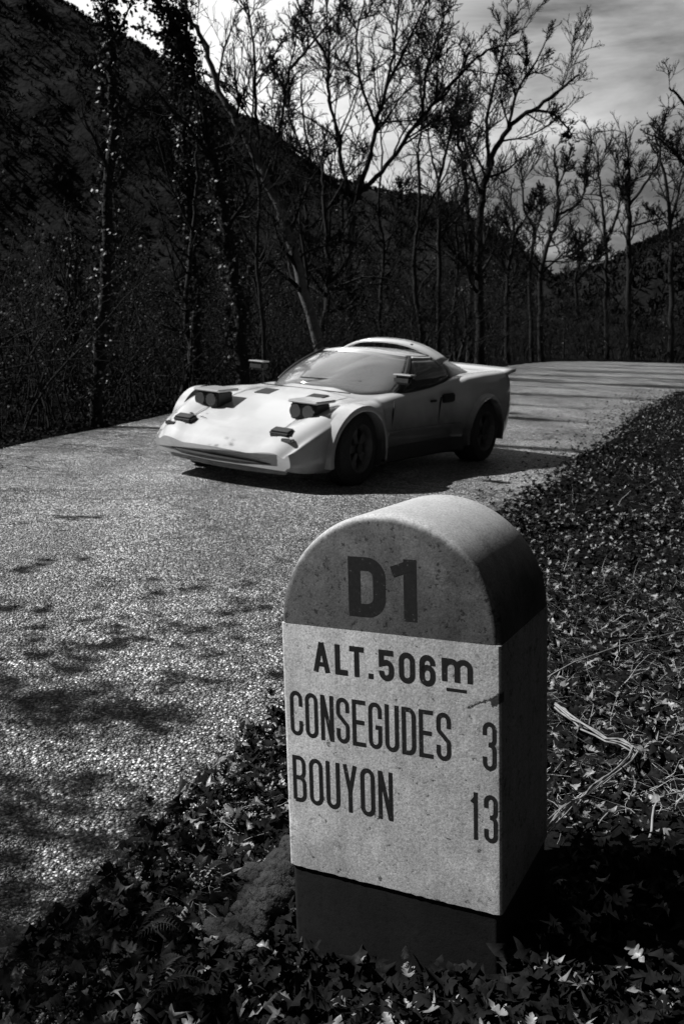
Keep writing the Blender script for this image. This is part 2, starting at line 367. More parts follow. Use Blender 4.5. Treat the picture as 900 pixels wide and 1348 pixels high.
    nt.links.new(sn.outputs[0], side_shade.inputs[0]); c = math_n(nt, 'MULTIPLY', c, math_n(nt, 'SUBTRACT', 1.0, side_shade.outputs[0]))
    nt.links.new(c, b.inputs['Base Color']); b.inputs['Roughness'].default_value = 0.75; b.inputs['Specular IOR Level'].default_value = 0.35
    bump(nt, b, h, 0.35, 0.0016)
    return M
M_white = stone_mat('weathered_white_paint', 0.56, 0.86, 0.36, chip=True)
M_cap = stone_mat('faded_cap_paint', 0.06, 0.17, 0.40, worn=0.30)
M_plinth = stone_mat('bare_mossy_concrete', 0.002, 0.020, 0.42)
def ink_mat():
    M, nt, b = mat_new('black_lettering'); v = objvec(nt)
    f = noise(nt, 120, 4, 0.7, v)
    nt.links.new(ramp(nt, f, [(0.30, 0.16), (0.37, 0.02), (0.7, 0.012)]), b.inputs['Base Color'])
    b.inputs['Roughness'].default_value = 0.6; b.inputs['Specular IOR Level'].default_value = 0.3
    return M
M_ink = ink_mat()

ca, sa = math.cos(SYAW), math.sin(SYAW)
mile = bpy.data.objects.new('milestone', None); C.objects.link(mile); mile.empty_display_size = 0.2
def mstone():
    # columns: images of local axes u (width), v (depth), z
    def f(U, V, Z):
        c, s = math.cos(SLX), math.sin(SLX); U, Z = U * c + Z * s, Z * c - U * s
        c, s = math.cos(SLY), math.sin(SLY); V, Z = V * c + Z * s, Z * c - V * s
        return Vector((U * ca - V * sa, U * sa + V * ca, Z))
    M = Matrix((f(1, 0, 0), f(0, 1, 0), f(0, 0, 1))).transposed().to_4x4()
    M.translation = Vector((SX + SW / 2 * ca - SD / 2 * sa, SY + SW / 2 * sa + SD / 2 * ca, 0)); return M
mile.matrix_world = mstone()
tag(mile, 'round-topped painted stone milestone reading D1 ALT.506m CONSEGUDES 3 BOUYON 13', 'milestone')
def extrude(name, outline, d0, d1, mat, bev=0.010, grid=None):
    """outline(b) -> list of (u,z) inset by b; front at v=d0, back at v=d1"""
    layers = []
    for k in range(5):
        a = k / 4 * math.pi / 2; layers.append((bev * (1 - math.sin(a)), d0 + bev * (1 - math.cos(a))))
    mid = [(0, d0 + (d1 - d0) * t) for t in (.25, .5, .75)]
    rest = [(b, d0 + d1 - y) for b, y in reversed(layers)]
    L = layers + mid + rest
    V, F = [], []; n = len(outline(0))
    for b, y in L:
        for (u, z) in outline(b): V.append((u, y, z))
    for i in range(len(L) - 1):
        for j in range(n):
            F.append((i * n + j, i * n + (j + 1) % n, (i + 1) * n + (j + 1) % n, (i + 1) * n + j))
    F.append(tuple(range(n))[::-1]); F.append(tuple((len(L) - 1) * n + j for j in range(n)))
    o = mesh_py(name, V, F, mat, mile, smooth=40); return fix_normals(o)
rs = np.random.default_rng(5)
def o_cap(b):
    R = AR - b; pts = [(-AR + b, ZB), ]
    pts = []
    for k in range(65):
        a = math.pi - math.pi * k / 64
        pts.append((R * math.cos(a), ZB + R * math.sin(a)))
    return [( -R, ZB)] + pts[1:-1] + [(R, ZB)]
wob = rs.normal(0, 0.0011, 60)
def o_body(b):
    return [(-AR + b, ZW), (-AR + b, ZW + .15), (-AR + b, ZB - .15), (-AR + b, ZB - 0.0004), (AR - b, ZB - 0.0004), (AR - b, ZB - .15), (AR - b, ZW + .15), (AR - b, ZW)] + [(AR - b - (SW - 2 * b) * k / 40, ZW - 0.0004 - abs(wob[k])) for k in range(1, 40)]
def o_plinth(b):
    k = 0.0025
    return [(-AR + b + k, -0.25), (-AR + b + k, 0.05), (-AR + b + k, ZW - 0.0006), (AR - b - k, ZW - 0.0006), (AR - b - k, 0.05), (AR - b - k, -0.25)]
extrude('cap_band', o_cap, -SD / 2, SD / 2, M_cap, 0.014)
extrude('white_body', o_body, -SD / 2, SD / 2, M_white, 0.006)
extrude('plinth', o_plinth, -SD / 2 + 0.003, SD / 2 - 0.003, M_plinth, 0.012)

# lettering ----------------------------------------------------------
def arc(cx, cz, rx, rz, a0, a1, n=9):
    return [(cx + rx * math.cos(math.radians(a0 + (a1 - a0) * i / n)), cz + rz * math.sin(math.radians(a0 + (a1 - a0) * i / n))) for i in range(n + 1)]
def ribbon(pts, t, closed=False):
    P = [Vector(p) for p in pts]; Q = [P[0]]
    for p in P[1:]:
        if (p - Q[-1]).length > 1e-6: Q.append(p)
    if closed and (Q[0] - Q[-1]).length < 1e-6: Q.pop()
    n = len(Q); L, R = [], []
    for i in range(n):
        a = Q[(i - 1) % n] if (closed or i > 0) else None; c = Q[(i + 1) % n] if (closed or i < n - 1) else None
        d1 = (Q[i] - a).normalized() if a is not None else (c - Q[i]).normalized()
        d2 = (c - Q[i]).normalized() if c is not None else d1
        n1 = Vector((-d1.y, d1.x)); n2 = Vector((-d2.y, d2.x)); mm = (n1 + n2)
        mm = mm.normalized() if mm.length > 1e-6 else n1
        k = min(1 / max(mm.dot(n1), 0.3), 1.9)
        L.append(Q[i] + mm * t / 2 * k); R.append(Q[i] - mm * t / 2 * k)
    V = L + R; F = []
    for i in range(n if closed else n - 1):
        j = (i + 1) % n; F.append((i, j, n + j, n + i))
    return [tuple(v) for v in V], F
def glyph(ch, w, h, t, tv=None):
    """list of (points, closed, thickness); centre-lines inside the box w x h"""
    e = t / 2; x0, x1, z0, z1 = e, w - e, e, h - e; xm = w / 2; r = (x1 - x0) / 2; rz = min(r * 1.15, (z1 - z0) / 4.2)
    top = arc(xm, z1 - rz, r, rz, 0, 180); bot = arc(xm, z0 + rz, r, rz, 180, 360)
    if ch == 'O' or ch == '0': return [(top + bot, True)]
    if ch == 'C': return [([(x1, h * .66)] + top + bot + [(x1, h * .34)], False)]
    if ch == 'G': return [([(x1, h * .66)] + top + bot + [(x1, h * .47)], False), ([(xm * 1.02, h * .47), (w, h * .47)], False)]
    if ch == 'U': return [([(x0, h)] + bot + [(x1, h)], False)]
    if ch == 'D': return [([(x0, z0), (x0, z1), (xm, z1)] + arc(xm, z1 - rz * 1.2, r, rz * 1.2, 90, 0) + arc(xm, z0 + rz * 1.2, r, rz * 1.2, 0, -90) + [(x0, z0)], True)]
    if ch == 'N': return [([(x0, 0), (x0, h)], False), ([(x1, 0), (x1, h)], False), ([(x0 + e * .2, h - e * .3), (x1 - e * .2, e * .3)], False)]
    if ch == 'E': return [([(w, z1), (x0, z1), (x0, z0), (w, z0)], False), ([(x0, h * .52), (w * .9, h * .52)], False)]
    if ch == 'B': return [([(x0, z0), (x0, z1), (xm, z1)] + arc(xm, z1 - rz, r * .95, rz, 90, 0) + arc(xm, h * .53 + rz, r * .95, rz, 0, -90) + [(x0, h * .53)], False), ([(x0, z0), (xm, z0)] + arc(xm, z0 + rz, r, rz, -90, 0) + arc(xm, h * .53 - rz, r, rz, 0, 90) + [(x0, h * .53)], False)]
    if ch == 'S': return [([(x1, h * .68)] + top + [(x0, h * .70)] + arc(x0 + r, h * .66, r, h * .10, 180, 235, 3) + arc(x1 - r, h * .36, r, h * .10, 55, 0, 3) + list(reversed(arc(xm, z0 + rz, r, rz, 180, 360))) + [(x0, h * .32)], False)]
    if ch == 'Y': return [([(x0, h), (xm, h * .42)], False), ([(x1, h), (xm, h * .42)], False), ([(xm, h * .46), (xm, 0)], False)]
    if ch == '3': return [([(x0, h * .72)] + list(reversed(top)) + arc(xm, h * .53 + rz, r, rz, 0, -90) + [(w * .42, h * .53)], False), ([(w * .42, h * .53), (xm, h * .53)] + arc(xm, h * .53 - rz, r, rz, 90, 0) + list(reversed(bot)) + [(x0, h * .28)], False)]
    if ch == '1': return [([(w - e, 0), (w - e, h)], False), ([(w - e, h * .90), (0, h * .78)], False, t * .8)]
    if ch == 'A': return [([(e * .9, 0), (xm, h)], False), ([(w - e * .9, 0), (xm, h)], False), ([(w * .25, h * .27), (w * .75, h * .27)], False, t * .8)]
    if ch == 'L': return [([(x0, h), (x0, z0), (w, z0)], False)]
    if ch == 'T': return [([(0, z1), (w, z1)], False), ([(xm, h), (xm, 0)], False)]
    if ch == '.': return [([(0, t * .5), (t, t * .5)], False)]
    if ch == '5': return [([(w * .96, z1), (x0, z1), (x0, h * .55), (xm, h * .60)] + arc(xm, h * .60 - rz, r, rz, 90, 0) + list(reversed(bot)) + [(x0, z0 + rz + h * .03)], False)]
    if ch == '6': return [([(x1, z1 - rz - h * .05)] + top + bot + [(x1, h * .58 - rz)] + arc(xm, h * .60 - rz, r, rz, 0, 160, 8), False)]
    if ch == 'm':
        q = (x1 - x0) / 2; rr = q / 2
        return [([(x0, 0), (x0, h)], False), ([(x0, z1 - rr)] + arc(x0 + rr, z1 - rr, rr, rr, 180, 0) + [(x0 + q, 0)], False), ([(x0 + q, z1 - rr)] + arc(x0 + q + rr, z1 - rr, rr, rr, 180, 0) + [(x1, 0)], False)]
def inscribe(name, items, label=None):
    V, F = [], []; lay = 0
    for (ch, x, z, w, h, t) in items:
        for s in (glyph(ch, w, h, t) if ch != '_' else [([(0, h / 2), (w, h / 2)], False)]):
            tt = s[2] if len(s) > 2 else t
            v, f = ribbon(s[0], tt, s[1]); o = len(V); y = -SD / 2 - 0.00014 - 0.00005 * (lay % 4); lay += 1
            V += [(x + a - SW / 2, y, z + b) for a, b in v]; F += [tuple(i + o for i in q) for q in f]
    o = mesh_py(name, V, F, M_ink, mile)
    return o
inscribe('route_number', [('D', .139, .6855, .0705, .105, .0235), ('1', .2215, .6855, .0445, .106, .0235)])
zA, hA, tA = .5765, .0548, .0098
inscribe('altitude_inscription', [('A', .0650, zA, .0330, hA, tA), ('L', .1085, zA, .0250, hA, tA), ('T', .1370, zA, .0285, hA, tA), ('.', .1735, zA, .01, hA, .0095),
    ('5', .1935, zA, .0285, hA, tA), ('0', .2310, zA, .0300, hA, tA), ('6', .2685, zA, .0290, hA, tA), ('m', .3085, .590, .0545, .040, .0098), ('_', .3165, .5735, .0355, .0055, .0055)])
inscribe('place_name', [(c, .0130 + i * .0316, .450, .0262, .0848, .0078) for i, c in enumerate('CONSEGUDES')])
inscribe('place_name', [(c, .0138 + i * .0346, .3220, .0282, .0895, .0080) for i, c in enumerate('BOUYON')])
inscribe('distance_number', [('3', .3785, .4465, .0238, .0835, .0076)])
inscribe('distance_number', [('1', .3585, .3205, .0110, .0840, .0074), ('3', .3800, .3205, .0238, .0840, .0076)])

# ------------------------------------------------------------------ rally car (local x forward, y to its left, z up)
def paint(name, col, rough=0.28, coat=0.6, dirt=0.25):
    M, nt, b = mat_new(name); v = objvec(nt)
    sx = nd(nt, 'ShaderNodeSeparateXYZ'); nt.links.new(v, sx.inputs[0])
    f = noise(nt, 3.2, 8, 0.7, v)
    lowz = nd(nt, 'ShaderNodeMapRange'); nt.links.new(sx.outputs[2], lowz.inputs[0]); lowz.inputs[1].default_value = 0.62; lowz.inputs[2].default_value = 0.18
    amt = math_n(nt, 'MULTIPLY', math_n(nt, 'ADD', math_n(nt, 'MULTIPLY', lowz.outputs[0], 1.2), 0.12), f)
    c = math_n(nt, 'MULTIPLY', math_n(nt, 'SUBTRACT', 1.0, math_n(nt, 'MULTIPLY', amt, dirt)), col)
    # shade painted into the colour of the lower flanks, edge broken by noise
    fl = nd(nt, 'ShaderNodeMapRange'); nt.links.new(math_n(nt, 'ABSOLUTE', sx.outputs[1]), fl.inputs[0]); fl.inputs[1].default_value = 0.66; fl.inputs[2].default_value = 0.76
    lz = nd(nt, 'ShaderNodeMapRange'); nt.links.new(math_n(nt, 'ADD', sx.outputs[2], math_n(nt, 'MULTIPLY', math_n(nt, 'SUBTRACT', f, 0.5), 0.35)), lz.inputs[0]); lz.inputs[1].default_value = 0.66; lz.inputs[2].default_value = 0.38
    lx = nd(nt, 'ShaderNodeMapRange'); nt.links.new(sx.outputs[0], lx.inputs[0]); lx.inputs[1].default_value = 1.62; lx.inputs[2].default_value = 1.35
    flank_shade = math_n(nt, 'MULTIPLY', math_n(nt, 'MULTIPLY', fl.outputs[0], lz.outputs[0]), lx.outputs[0])
    c = math_n(nt, 'MULTIPLY', c, math_n(nt, 'SUBTRACT', 1.0, math_n(nt, 'MULTIPLY', flank_shade, 0.78)))
    nt.links.new(c, b.inputs['Base Color']); b.inputs['Roughness'].default_value = rough
    b.inputs['Coat Weight'].default_value = coat; b.inputs['Coat Roughness'].default_value = 0.06
    return M
M_paint = paint('white_car_paint', 0.58, rough=0.22, dirt=0.6)
M_black = simple('black_rubber_trim', 0.012, 0.03, 40, 0.55, 0.2, 0.002)
M_tyre = simple('tyre_rubber', 0.012, 0.035, 60, 0.85, 0.4, 0.003)
M_rim = simple('dark_alloy', 0.05, 0.10, 30, 0.4, 0.0, 0.0); 
M_inner = simple('dark_interior', 0.01, 0.02, 10, 0.9, 0, 0)
def glass_mat(name, col, rough, trans, ior):
    M, nt, b = mat_new(name)
    b.inputs['Base Color'].default_value = g(col); b.inputs['Roughness'].default_value = rough
    b.inputs['Transmission Weight'].default_value = trans; b.inputs['IOR'].default_value = ior
    b.inputs['Coat Weight'].default_value = 1.0; b.inputs['Coat IOR'].default_value = 1.7; b.inputs['Coat Roughness'].default_value = 0.03
    return M
M_screen = glass_mat('sky_pale_windscreen', 0.50, 0.07, 0.65, 1.6)  # pale glass colour stands in for the reflected sky
M_glass = glass_mat('side_glass', 0.03, 0.05, 0.5, 1.45)
M_lens = glass_mat('lamp_lens', 0.10, 0.1, 0.3, 1.5)

CX, CY, CYAW = 0.0325, 8.3807, 0.5941
hx, hy = -math.sin(CYAW), -math.cos(CYAW)
car = empty('rally_car', (CX, CY, 0.004), math.atan2(hy, hx))
tag(car, 'low white wedge-nosed vintage rally car driving down the road behind the milestone', 'car')
AX = 1.09; WR = 0.300
tx = [-1.84, -1.78, -1.65, -1.4, -1.09, -.80, -.74, -.60, -.3, .2, .45, .60, .74, .90, 1.09, 1.35, 1.55, 1.70, 1.80, 1.86]
tab = {
 'W':  [.76, .82, .85, .872, .878, .872, .865, .775, .765, .755, .765, .775, .850, .862, .860, .835, .80, .765, .73, .69],
 'zb': [.34, .27, .23, .19, .17, .16, .16, .16, .16, .16, .16, .16, .16, .17, .17, .17, .175, .18, .19, .215],
 'zm': [.55, .55, .55, .55, .53, .50, .50, .46, .44, .44, .44, .44, .45, .45, .44, .40, .35, .31, .28, .26],
 'zf': [.855, .875, .88, .875, .865, .845, .84, .80, .765, .725, .705, .69, .685, .68, .668, .605, .535, .465, .395, .31],
 'zc': [.865, .885, .875, .865, .855, .845, .84, .83, .80, .78, .765, .745, .715, .685, .640, .565, .50, .440, .375, .30]}
def smooth_tab(xs):
    out = {}
    dense = np.linspace(-1.84, 1.86, 741)
    for k, v in tab.items():
        d = np.interp(dense, tx, v); ker = 5 if k == 'W' else 11
        dp_ = np.pad(d, ker, mode='edge')
        d2 = np.convolve(dp_, np.ones(2 * ker + 1) / (2 * ker + 1), 'valid')
        out[k] = np.interp(xs, dense, d2)
    return out
xs = np.unique(np.concatenate([np.linspace(-1.84, 1.86, 112), [a + s * r for a in (-AX, AX) for s in (-1, 1) for r in (.347, .335, .31)]]))
T = smooth_tab(xs)
prof = []
for i, x in enumerate(xs):
    Wd, zb, zm, zf, zc = [T[k][i] for k in ('W', 'zb', 'zm', 'zf', 'zc')]
    arch = 0
    for a in (-AX, AX):
        if abs(x - a) < .340: arch = max(arch, WR + math.sqrt(.340 ** 2 - (x - a) ** 2) * (1.0))
    zin = max(zb, arch)
    low = [(0, zb), (.56, zb), (.57, zin), (Wd - .04, max(zb + .0, zin))]
    side = crom([(Wd - .02, zb + .02), (Wd - .002, (zb + zm) / 2), (Wd, zm), (Wd - .02, (zm + zf) / 2 + .03), (Wd - .06, zf - .03), (Wd - .13, zf + .0), (Wd - .24, zf - .004), (Wd - .36, min(zf, zc) - .012 + .3 * abs(zf - zc)), (.22, zc - .004), (0, zc)], 4)
    side = [(y, max(z, arch + .001 * k) if k < 24 else z) for k, (y, z) in enumerate(side)]
    P = low + [tuple(q) for q in side]
    prof.append(P)
nP = len(prof[0]); V, F = [], []
for i, x in enumerate(xs):
    # pull the nose corners back so the front is bowed in plan
    for (y, z) in prof[i]:
        bow = 0.10 * (abs(y) / .8) ** 2 * sstep((x - 1.2) / .6)
        V.append((x - bow, y, z))
    for (y, z) in prof[i]:
        bow = 0.10 * (abs(y) / .8) ** 2 * sstep((x - 1.2) / .6)
        V.append((x - bow, -y, z))
S = 2 * nP
for i in range(len(xs) - 1):
    for j in range(nP - 1):
        a, b_ = i * S + j, i * S + j + 1; c_, d_ = a + S, b_ + S
        F.append((a, b_, d_, c_)); F.append((a + nP, c_ + nP, d_ + nP, b_ + nP))
for i, rev in ((0, 1), (len(xs) - 1, 0)):
    L1 = [i * S + j for j in range(nP)] + [i * S + nP + j for j in range(nP - 1, -1, -1)]
    F.append(tuple(L1))
body = mesh_py('body', V, F, M_paint, car)
bm = bmesh.new(); bm.from_mesh(body.data); bmesh.ops.remove_doubles(bm, verts=bm.verts, dist=0.0008); bmesh.ops.recalc_face_normals(bm, faces=bm.faces); bm.to_mesh(body.data); bm.free()
body.data.polygons.foreach_set('use_smooth', [True] * len(body.data.polygons)); body.data.set_sharp_from_angle(angle=math.radians(38))
def bodyz(x, y):
    i = int(np.argmin(abs(xs - x))); pr = prof[i][10:]
    ys = np.array([p[0] for p in pr])[::-1]; zs = np.array([p[1] for p in pr])[::-1]
    return float(np.interp(abs(y), ys, zs))
def bodyw(x): return float(np.interp(x, xs, T['W']))

# greenhouse rings, half plan from front centre to rear centre
base = [(.64, 0), (.625, .22), (.56, .42), (.42, .575), (.20, .665), (-.10, .685), (-.42, .68), (-.72, .655), (-1.05, .60), (-1.42, .50), (-1.55, .30), (-1.58, 0)]
roof = [(-.10, 0), (-.105, .18), (-.13, .32), (-.18, .42), (-.25, .475), (-.36, .50), (-.50, .50), (-.62, .475), (-.74, .44), (-.80, .36), (-.82, .20), (-.83, 0)]
def zroof(x, y): return 1.062 - .05 * (y / .5) ** 2 - .06 * max(0, -(x + .45)) ** 1.5 - .02 * max(0, x + .3)
def gh(i, s, off=0.0):
    bx, by = base[i]; rx, ry = roof[i]
    zb_ = bodyz(bx, by) - .015; zr = zroof(rx, ry)
    x = bx + (rx - bx) * s; y = by + (ry - by) * s; z = zb_ + (zr - zb_) * s
    bulge = .045 * 4 * s * (1 - s) if i < 8 else 0.012 * 4 * s * (1 - s)
    n = Vector((max(0.0, 1 - i / 4) * 1.0, min(1, i / 3), .35)); n.normalize()
    return Vector((x, y, z)) + n * (bulge + off)
def interp_ring(q, s, off=0):
    i = int(min(q, len(base) - 1.001)); t = q - i
    # smooth between knots by Catmull-Rom
    g0, g1, g2, g3 = gh(max(i - 1, 0), s, off), gh(i, s, off), gh(i + 1, s, off), gh(min(i + 2, len(base) - 1), s, off)
    if i == 0: g0 = Vector((g2.x, -g2.y, g2.z))
    return .5 * ((2 * g1) + (-g0 + g2) * t + (2 * g0 - 5 * g1 + 4 * g2 - g3) * t * t + (-g0 + 3 * g1 - 3 * g2 + g3) * t ** 3)
def panel(name, q0, q1, s0, s1, mat, both=True, off=0.0, nq=14, ns=8, thick=0.006, side=1):
    V, F = [], []
    qs = np.linspace(q0, q1, nq + 1)
    if both: cols = [(q, -1) for q in qs[::-1] if q > 1e-6] + [(q, 1) for q in qs]
    else: cols = [(q, side) for q in qs]
    for q, sg in cols:
        for k in range(ns + 1):
            s = s0 + (s1 - s0) * k / ns
            p = interp_ring(q, s, off); V.append((p.x, p.y * sg, p.z))
    n = ns + 1
    for a in range(len(cols) - 1):
        for k in range(ns): F.append((a * n + k, (a + 1) * n + k, (a + 1) * n + k + 1, a * n + k + 1))
    o = mesh_py(name, V, F, mat, car, smooth=50)
    md = o.modifiers.new('thick', 'SOLIDIFY'); md.thickness = thick; md.offset = -1
    return o
panel('windscreen', 0, 3.55, .03, .96, M_screen)
for s in (1, -1):
    panel('window_pillar', 3.55, 3.95, 0, 1, M_black, False, .004, 3, 8, .02, s)
    panel('side_window', 3.95, 7.0, .08, .94, M_glass, False, 0, 12, 6, .006, s)
    panel('window_seal', 3.95, 7.0, 0, .08, M_black, False, .002, 12, 1, .012, s)
    panel('roof_rail', 3.95, 7.0, .94, 1.0, M_paint, False, .003, 12, 1, .015, s)
    panel('buttress', 7.0, 9.3, 0, 1, M_paint, False, .004, 10, 8, .02, s)
panel('windscreen_seal', 0, 3.55, 0, .05, M_black, True, .003, 14, 1, .012)
panel('roof_header', 0, 3.55, .96, 1.0, M_paint, True, .003, 14, 1, .02)
# rear louvres between the buttresses
for k in range(7):
    s = .12 + k * .115
    V = []
    for y in np.linspace(-.40, .40, 5):
        p = interp_ring(9.6, s); V += [(p.x, y * (1 - .25 * s), p.z + .012), (p.x + .085, y * (1 - .25 * s), p.z + .030)]
    F = [(2 * a, 2 * a + 2, 2 * a + 3, 2 * a + 1) for a in range(4)]
    o = mesh_py('louvre', V, F, M_paint, car); md = o.modifiers.new('t', 'SOLIDIFY'); md.thickness = .008
panel('engine_bay', 9.3, 11, 0, 1, M_black, True, -.03, 6, 4, .01)
# roof skin
V, F = [], []
qs = np.linspace(0, 11, 56); R_ = 8
for sg in (1,):
    ring = [interp_ring(q, 1.0, .003) for q in qs]; full = ring + [Vector((p.x, -p.y, p.z)) for p in ring[-2:0:-1]]
nr = len(full); cxr = -.45
for k in range(R_ + 1):
    t = k / R_
    for p in full:
        x = p.x + (cxr - p.x) * t; y = p.y * (1 - t)
        e = p.z - zroof(p.x, p.y)
        V.append((x, y, zroof(x, y) + e * (1 - t) + .004 * (t > 0)))
for k in range(R_):
    for j in range(nr): F.append((k * nr + j, k * nr + (j + 1) % nr, (k + 1) * nr + (j + 1) % nr, (k + 1) * nr + j))
o = mesh_py('roof', V, F, M_paint, car); bm = bmesh.new(); bm.from_mesh(o.data); bmesh.ops.remove_doubles(bm, verts=bm.verts, dist=.001); bmesh.ops.recalc_face_normals(bm, faces=bm.faces); bm.to_mesh(o.data); bm.free()
o.data.polygons.foreach_set('use_smooth', [True] * len(o.data.polygons))
md = o.modifiers.new('t', 'SOLIDIFY'); md.thickness = .012
# arched roof spoiler
def wing(name, x0, x1, zfun, yh, mat, th=.018, n=24, rake=.03):
    V, F = [], []
    for k in range(n + 1):
        y = -yh + 2 * yh * k / n
        V += [(x0 - .10 * (y / yh) ** 2, y, zfun(y)), ((x0 + x1) / 2 - .10 * (y / yh) ** 2, y, zfun(y) + rake * .65), (x1 - .10 * (y / yh) ** 2, y, zfun(y) + rake)]
    for k in range(n):
        for a in range(2): F.append((3 * k + a, 3 * k + a + 1, 3 * k + a + 4, 3 * k + a + 3))
    o = mesh_py(name, V, F, mat, car, smooth=60); md = o.modifiers.new('t', 'SOLIDIFY'); md.thickness = th; md.offset = 0
    return o
wing('roof_spoiler', -.48, -.64, lambda y: 1.122 - .17 * abs(y / .60) ** 2.6, .60, M_paint)
for s in (1, -1, 0):
    box_mesh('spoiler_strut', (-.58, s * .30, 1.09), (.10, .012, .06), M_black, car, .002)
wing('tail_spoiler', -1.60, -1.78, lambda y: .870 - .02 * (y / .8) ** 2, .80, M_paint, .03, 24, .035)
# door lines, side strips, ducts, sills
for s in (1, -1):
    V = []
    for x in np.linspace(-.66, .62, 22):
        w = bodyw(x); V += [(x, s * (w - .012), .425), (x, s * (w + .022), .418), (x, s * (w + .022), .398), (x, s * (w - .012), .392)]
    F = [(4 * a + k, 4 * a + 4 + k, 4 * a + 5 + k, 4 * a + 1 + k) for a in range(21) for k in range(3)]
    fix_normals(mesh_py('side_moulding', V, F, M_paint, car))
    V = []
    for x in np.linspace(-.70, .70, 22):
        w = bodyw(x); V += [(x, s * (w - .03), .30), (x, s * (w + .012), .28), (x, s * (w + .012), .165), (x, s * (w - .05), .135)]
    fix_normals(mesh_py('sill', V, [(4 * a + k, 4 * a + 4 + k, 4 * a + 5 + k, 4 * a + 1 + k) for a in range(21) for k in range(3)], M_black, car))
    box_mesh('air_duct', (-.50, s * (bodyw(-.5) - .012), .655), (.22, .035, .085), M_black, car, .012)
    # shut lines of the door, sunk into the flank
    for x in (.48, -.34):
        box_mesh('door_gap', (x, s * (bodyw(x) - .006), .55), (.008, .012, .24), M_black, car, 0, rot=('Y', -.12))
    box_mesh('door_handle', (-.22, s * (bodyw(-.22) - .004), .64), (.10, .018, .022), M_black, car, .004)
    # wheel arch flares
    for a in (-AX, AX):
        V, F = [], []; nA = 26; wd = .055 if a > 0 else .075
        for k in range(nA + 1):
            th = math.radians(-12 + 204 * k / nA)
            c_, s_ = math.cos(th), math.sin(th); xx = a + .36 * c_; w = bodyw(min(max(xx, -1.8), 1.6))
            w0 = w - .05
            hgt = .045
            for (rr, yy) in ((.355 + hgt, w0 - .02), (.355 + hgt * .75, w + wd * .45), (.355 + .012, w + wd * .62), (.345, w + wd * .5), (.345, w0 - .06)):
                V.append((a + rr * c_, s * yy, WR + rr * s_ - .01))
        for k in range(nA):
            for j in range(4): F.append((5 * k + j, 5 * k + j + 1, 5 * k + j + 6, 5 * k + j + 5))
        o = mesh_py('wheel_arch', V, F, M_paint, car, smooth=45); fix_normals(o)
    # lamps: raised pods with a lens, dark intake below
    zt = bodyz(1.36, .5)
    pod = box_mesh('headlamp_pod', (1.30, s * .50, zt + .045), (.19, .25, .13), M_black, car, .012, rot=('Y', .06))
    box_mesh('pod_lid', (1.28, s * .50, zt + .122), (.27, .28, .022), M_paint, pod, .008, rot=('Y', .03))
    for dy in (-.062, .062):
        bm = bmesh.new(); bmesh.ops.create_cone(bm, segments=20, radius1=.052, radius2=.052, depth=.03, cap_ends=True)
        bmesh.ops.rotate(bm, matrix=Matrix.Rotation(math.pi / 2, 3, 'Y'), verts=bm.verts); bmesh.ops.translate(bm, vec=(1.402, s * .50 + dy, zt + .045), verts=bm.verts)
        me = bpy.data.meshes.new('lens'); bm.to_mesh(me); bm.free(); me.materials.append(M_lens); link(bpy.data.objects.new('lens', me), pod)
    zi = bodyz(1.64, .5)
    box_mesh('nose_intake', (1.64, s * .50, zi - .022), (.10, .19, .062), M_black, car, .015, rot=('Y', .32))
    # mirrors
    mr = box_mesh('wing_mirror', (.38, s * .79, .845), (.10, .17, .075), M_black, car, .02)
    box_mesh('mirror_cap', (.38, s * .79, .889), (.105, .175, .012), M_paint, mr, .005)
    box_mesh('mirror_stalk', (.37, s * .72, .785), (.025, .025, .11), M_black, mr, .004, rot=('X', s * -.7))
# front bumper lip and chin
V = []
for k in range(25):
    y = -.60 + 1.20 * k / 24; x = 1.86 - .12 * (abs(y) / .6) ** 2.2
    V += [(x - .16, y, .235), (x - .07, y, .215), (x - .035, y, .165), (x - .09, y, .150)]
fix_normals(mesh_py('chin_spoiler', V, [(4 * a + k, 4 * a + 4 + k, 4 * a + 5 + k, 4 * a + 1 + k) for a in range(24) for k in range(3)], M_paint, car, smooth=40))
V = []
for k in range(25):
    y = -.62 + 1.24 * k / 24; x = 1.835 - .115 * (abs(y) / .66) ** 2.1
    V += [(x - .04, y, .250), (x + .020, y, .246), (x + .022, y, .238), (x - .04, y, .232)]
fix_normals(mesh_py('bumper_strip', V, [(4 * a + k, 4 * a + 4 + k, 4 * a + 5 + k, 4 * a + 1 + k) for a in range(24) for k in range(3)], M_black, car, smooth=40))
# bonnet louvre panel and wiper
for s in (1, -1):
    box_mesh('bonnet_louvre', (.90, s * .26, bodyz(.90, .26) - .002), (.16, .16, .010), M_black, car, .003, rot=('Y', .19))
box_mesh('bonnet_gap', (.715, 0, bodyz(.715, 0) + .001), (.010, .95, .008), M_black, car, 0)
box_mesh('wiper_arm', (.50, .12, .80), (.012, .55, .010), M_black, car, .002, rot=('Z', .35))
# interior
box_mesh('dashboard', (.28, 0, .70), (.30, 1.0, .12), M_inner, car, .03)
for s in (1, -1):
    st = box_mesh('seat', (-.42, s * .28, .62), (.14, .40, .60), M_inner, car, .05, rot=('Y', -.2))
    box_mesh('headrest', (-.50, s * .28, .95), (.09, .22, .12), M_inner, st, .03)
box_mesh('bulkhead', (-.68, 0, .72), (.03, 1.0, .50), M_inner, car, 0)
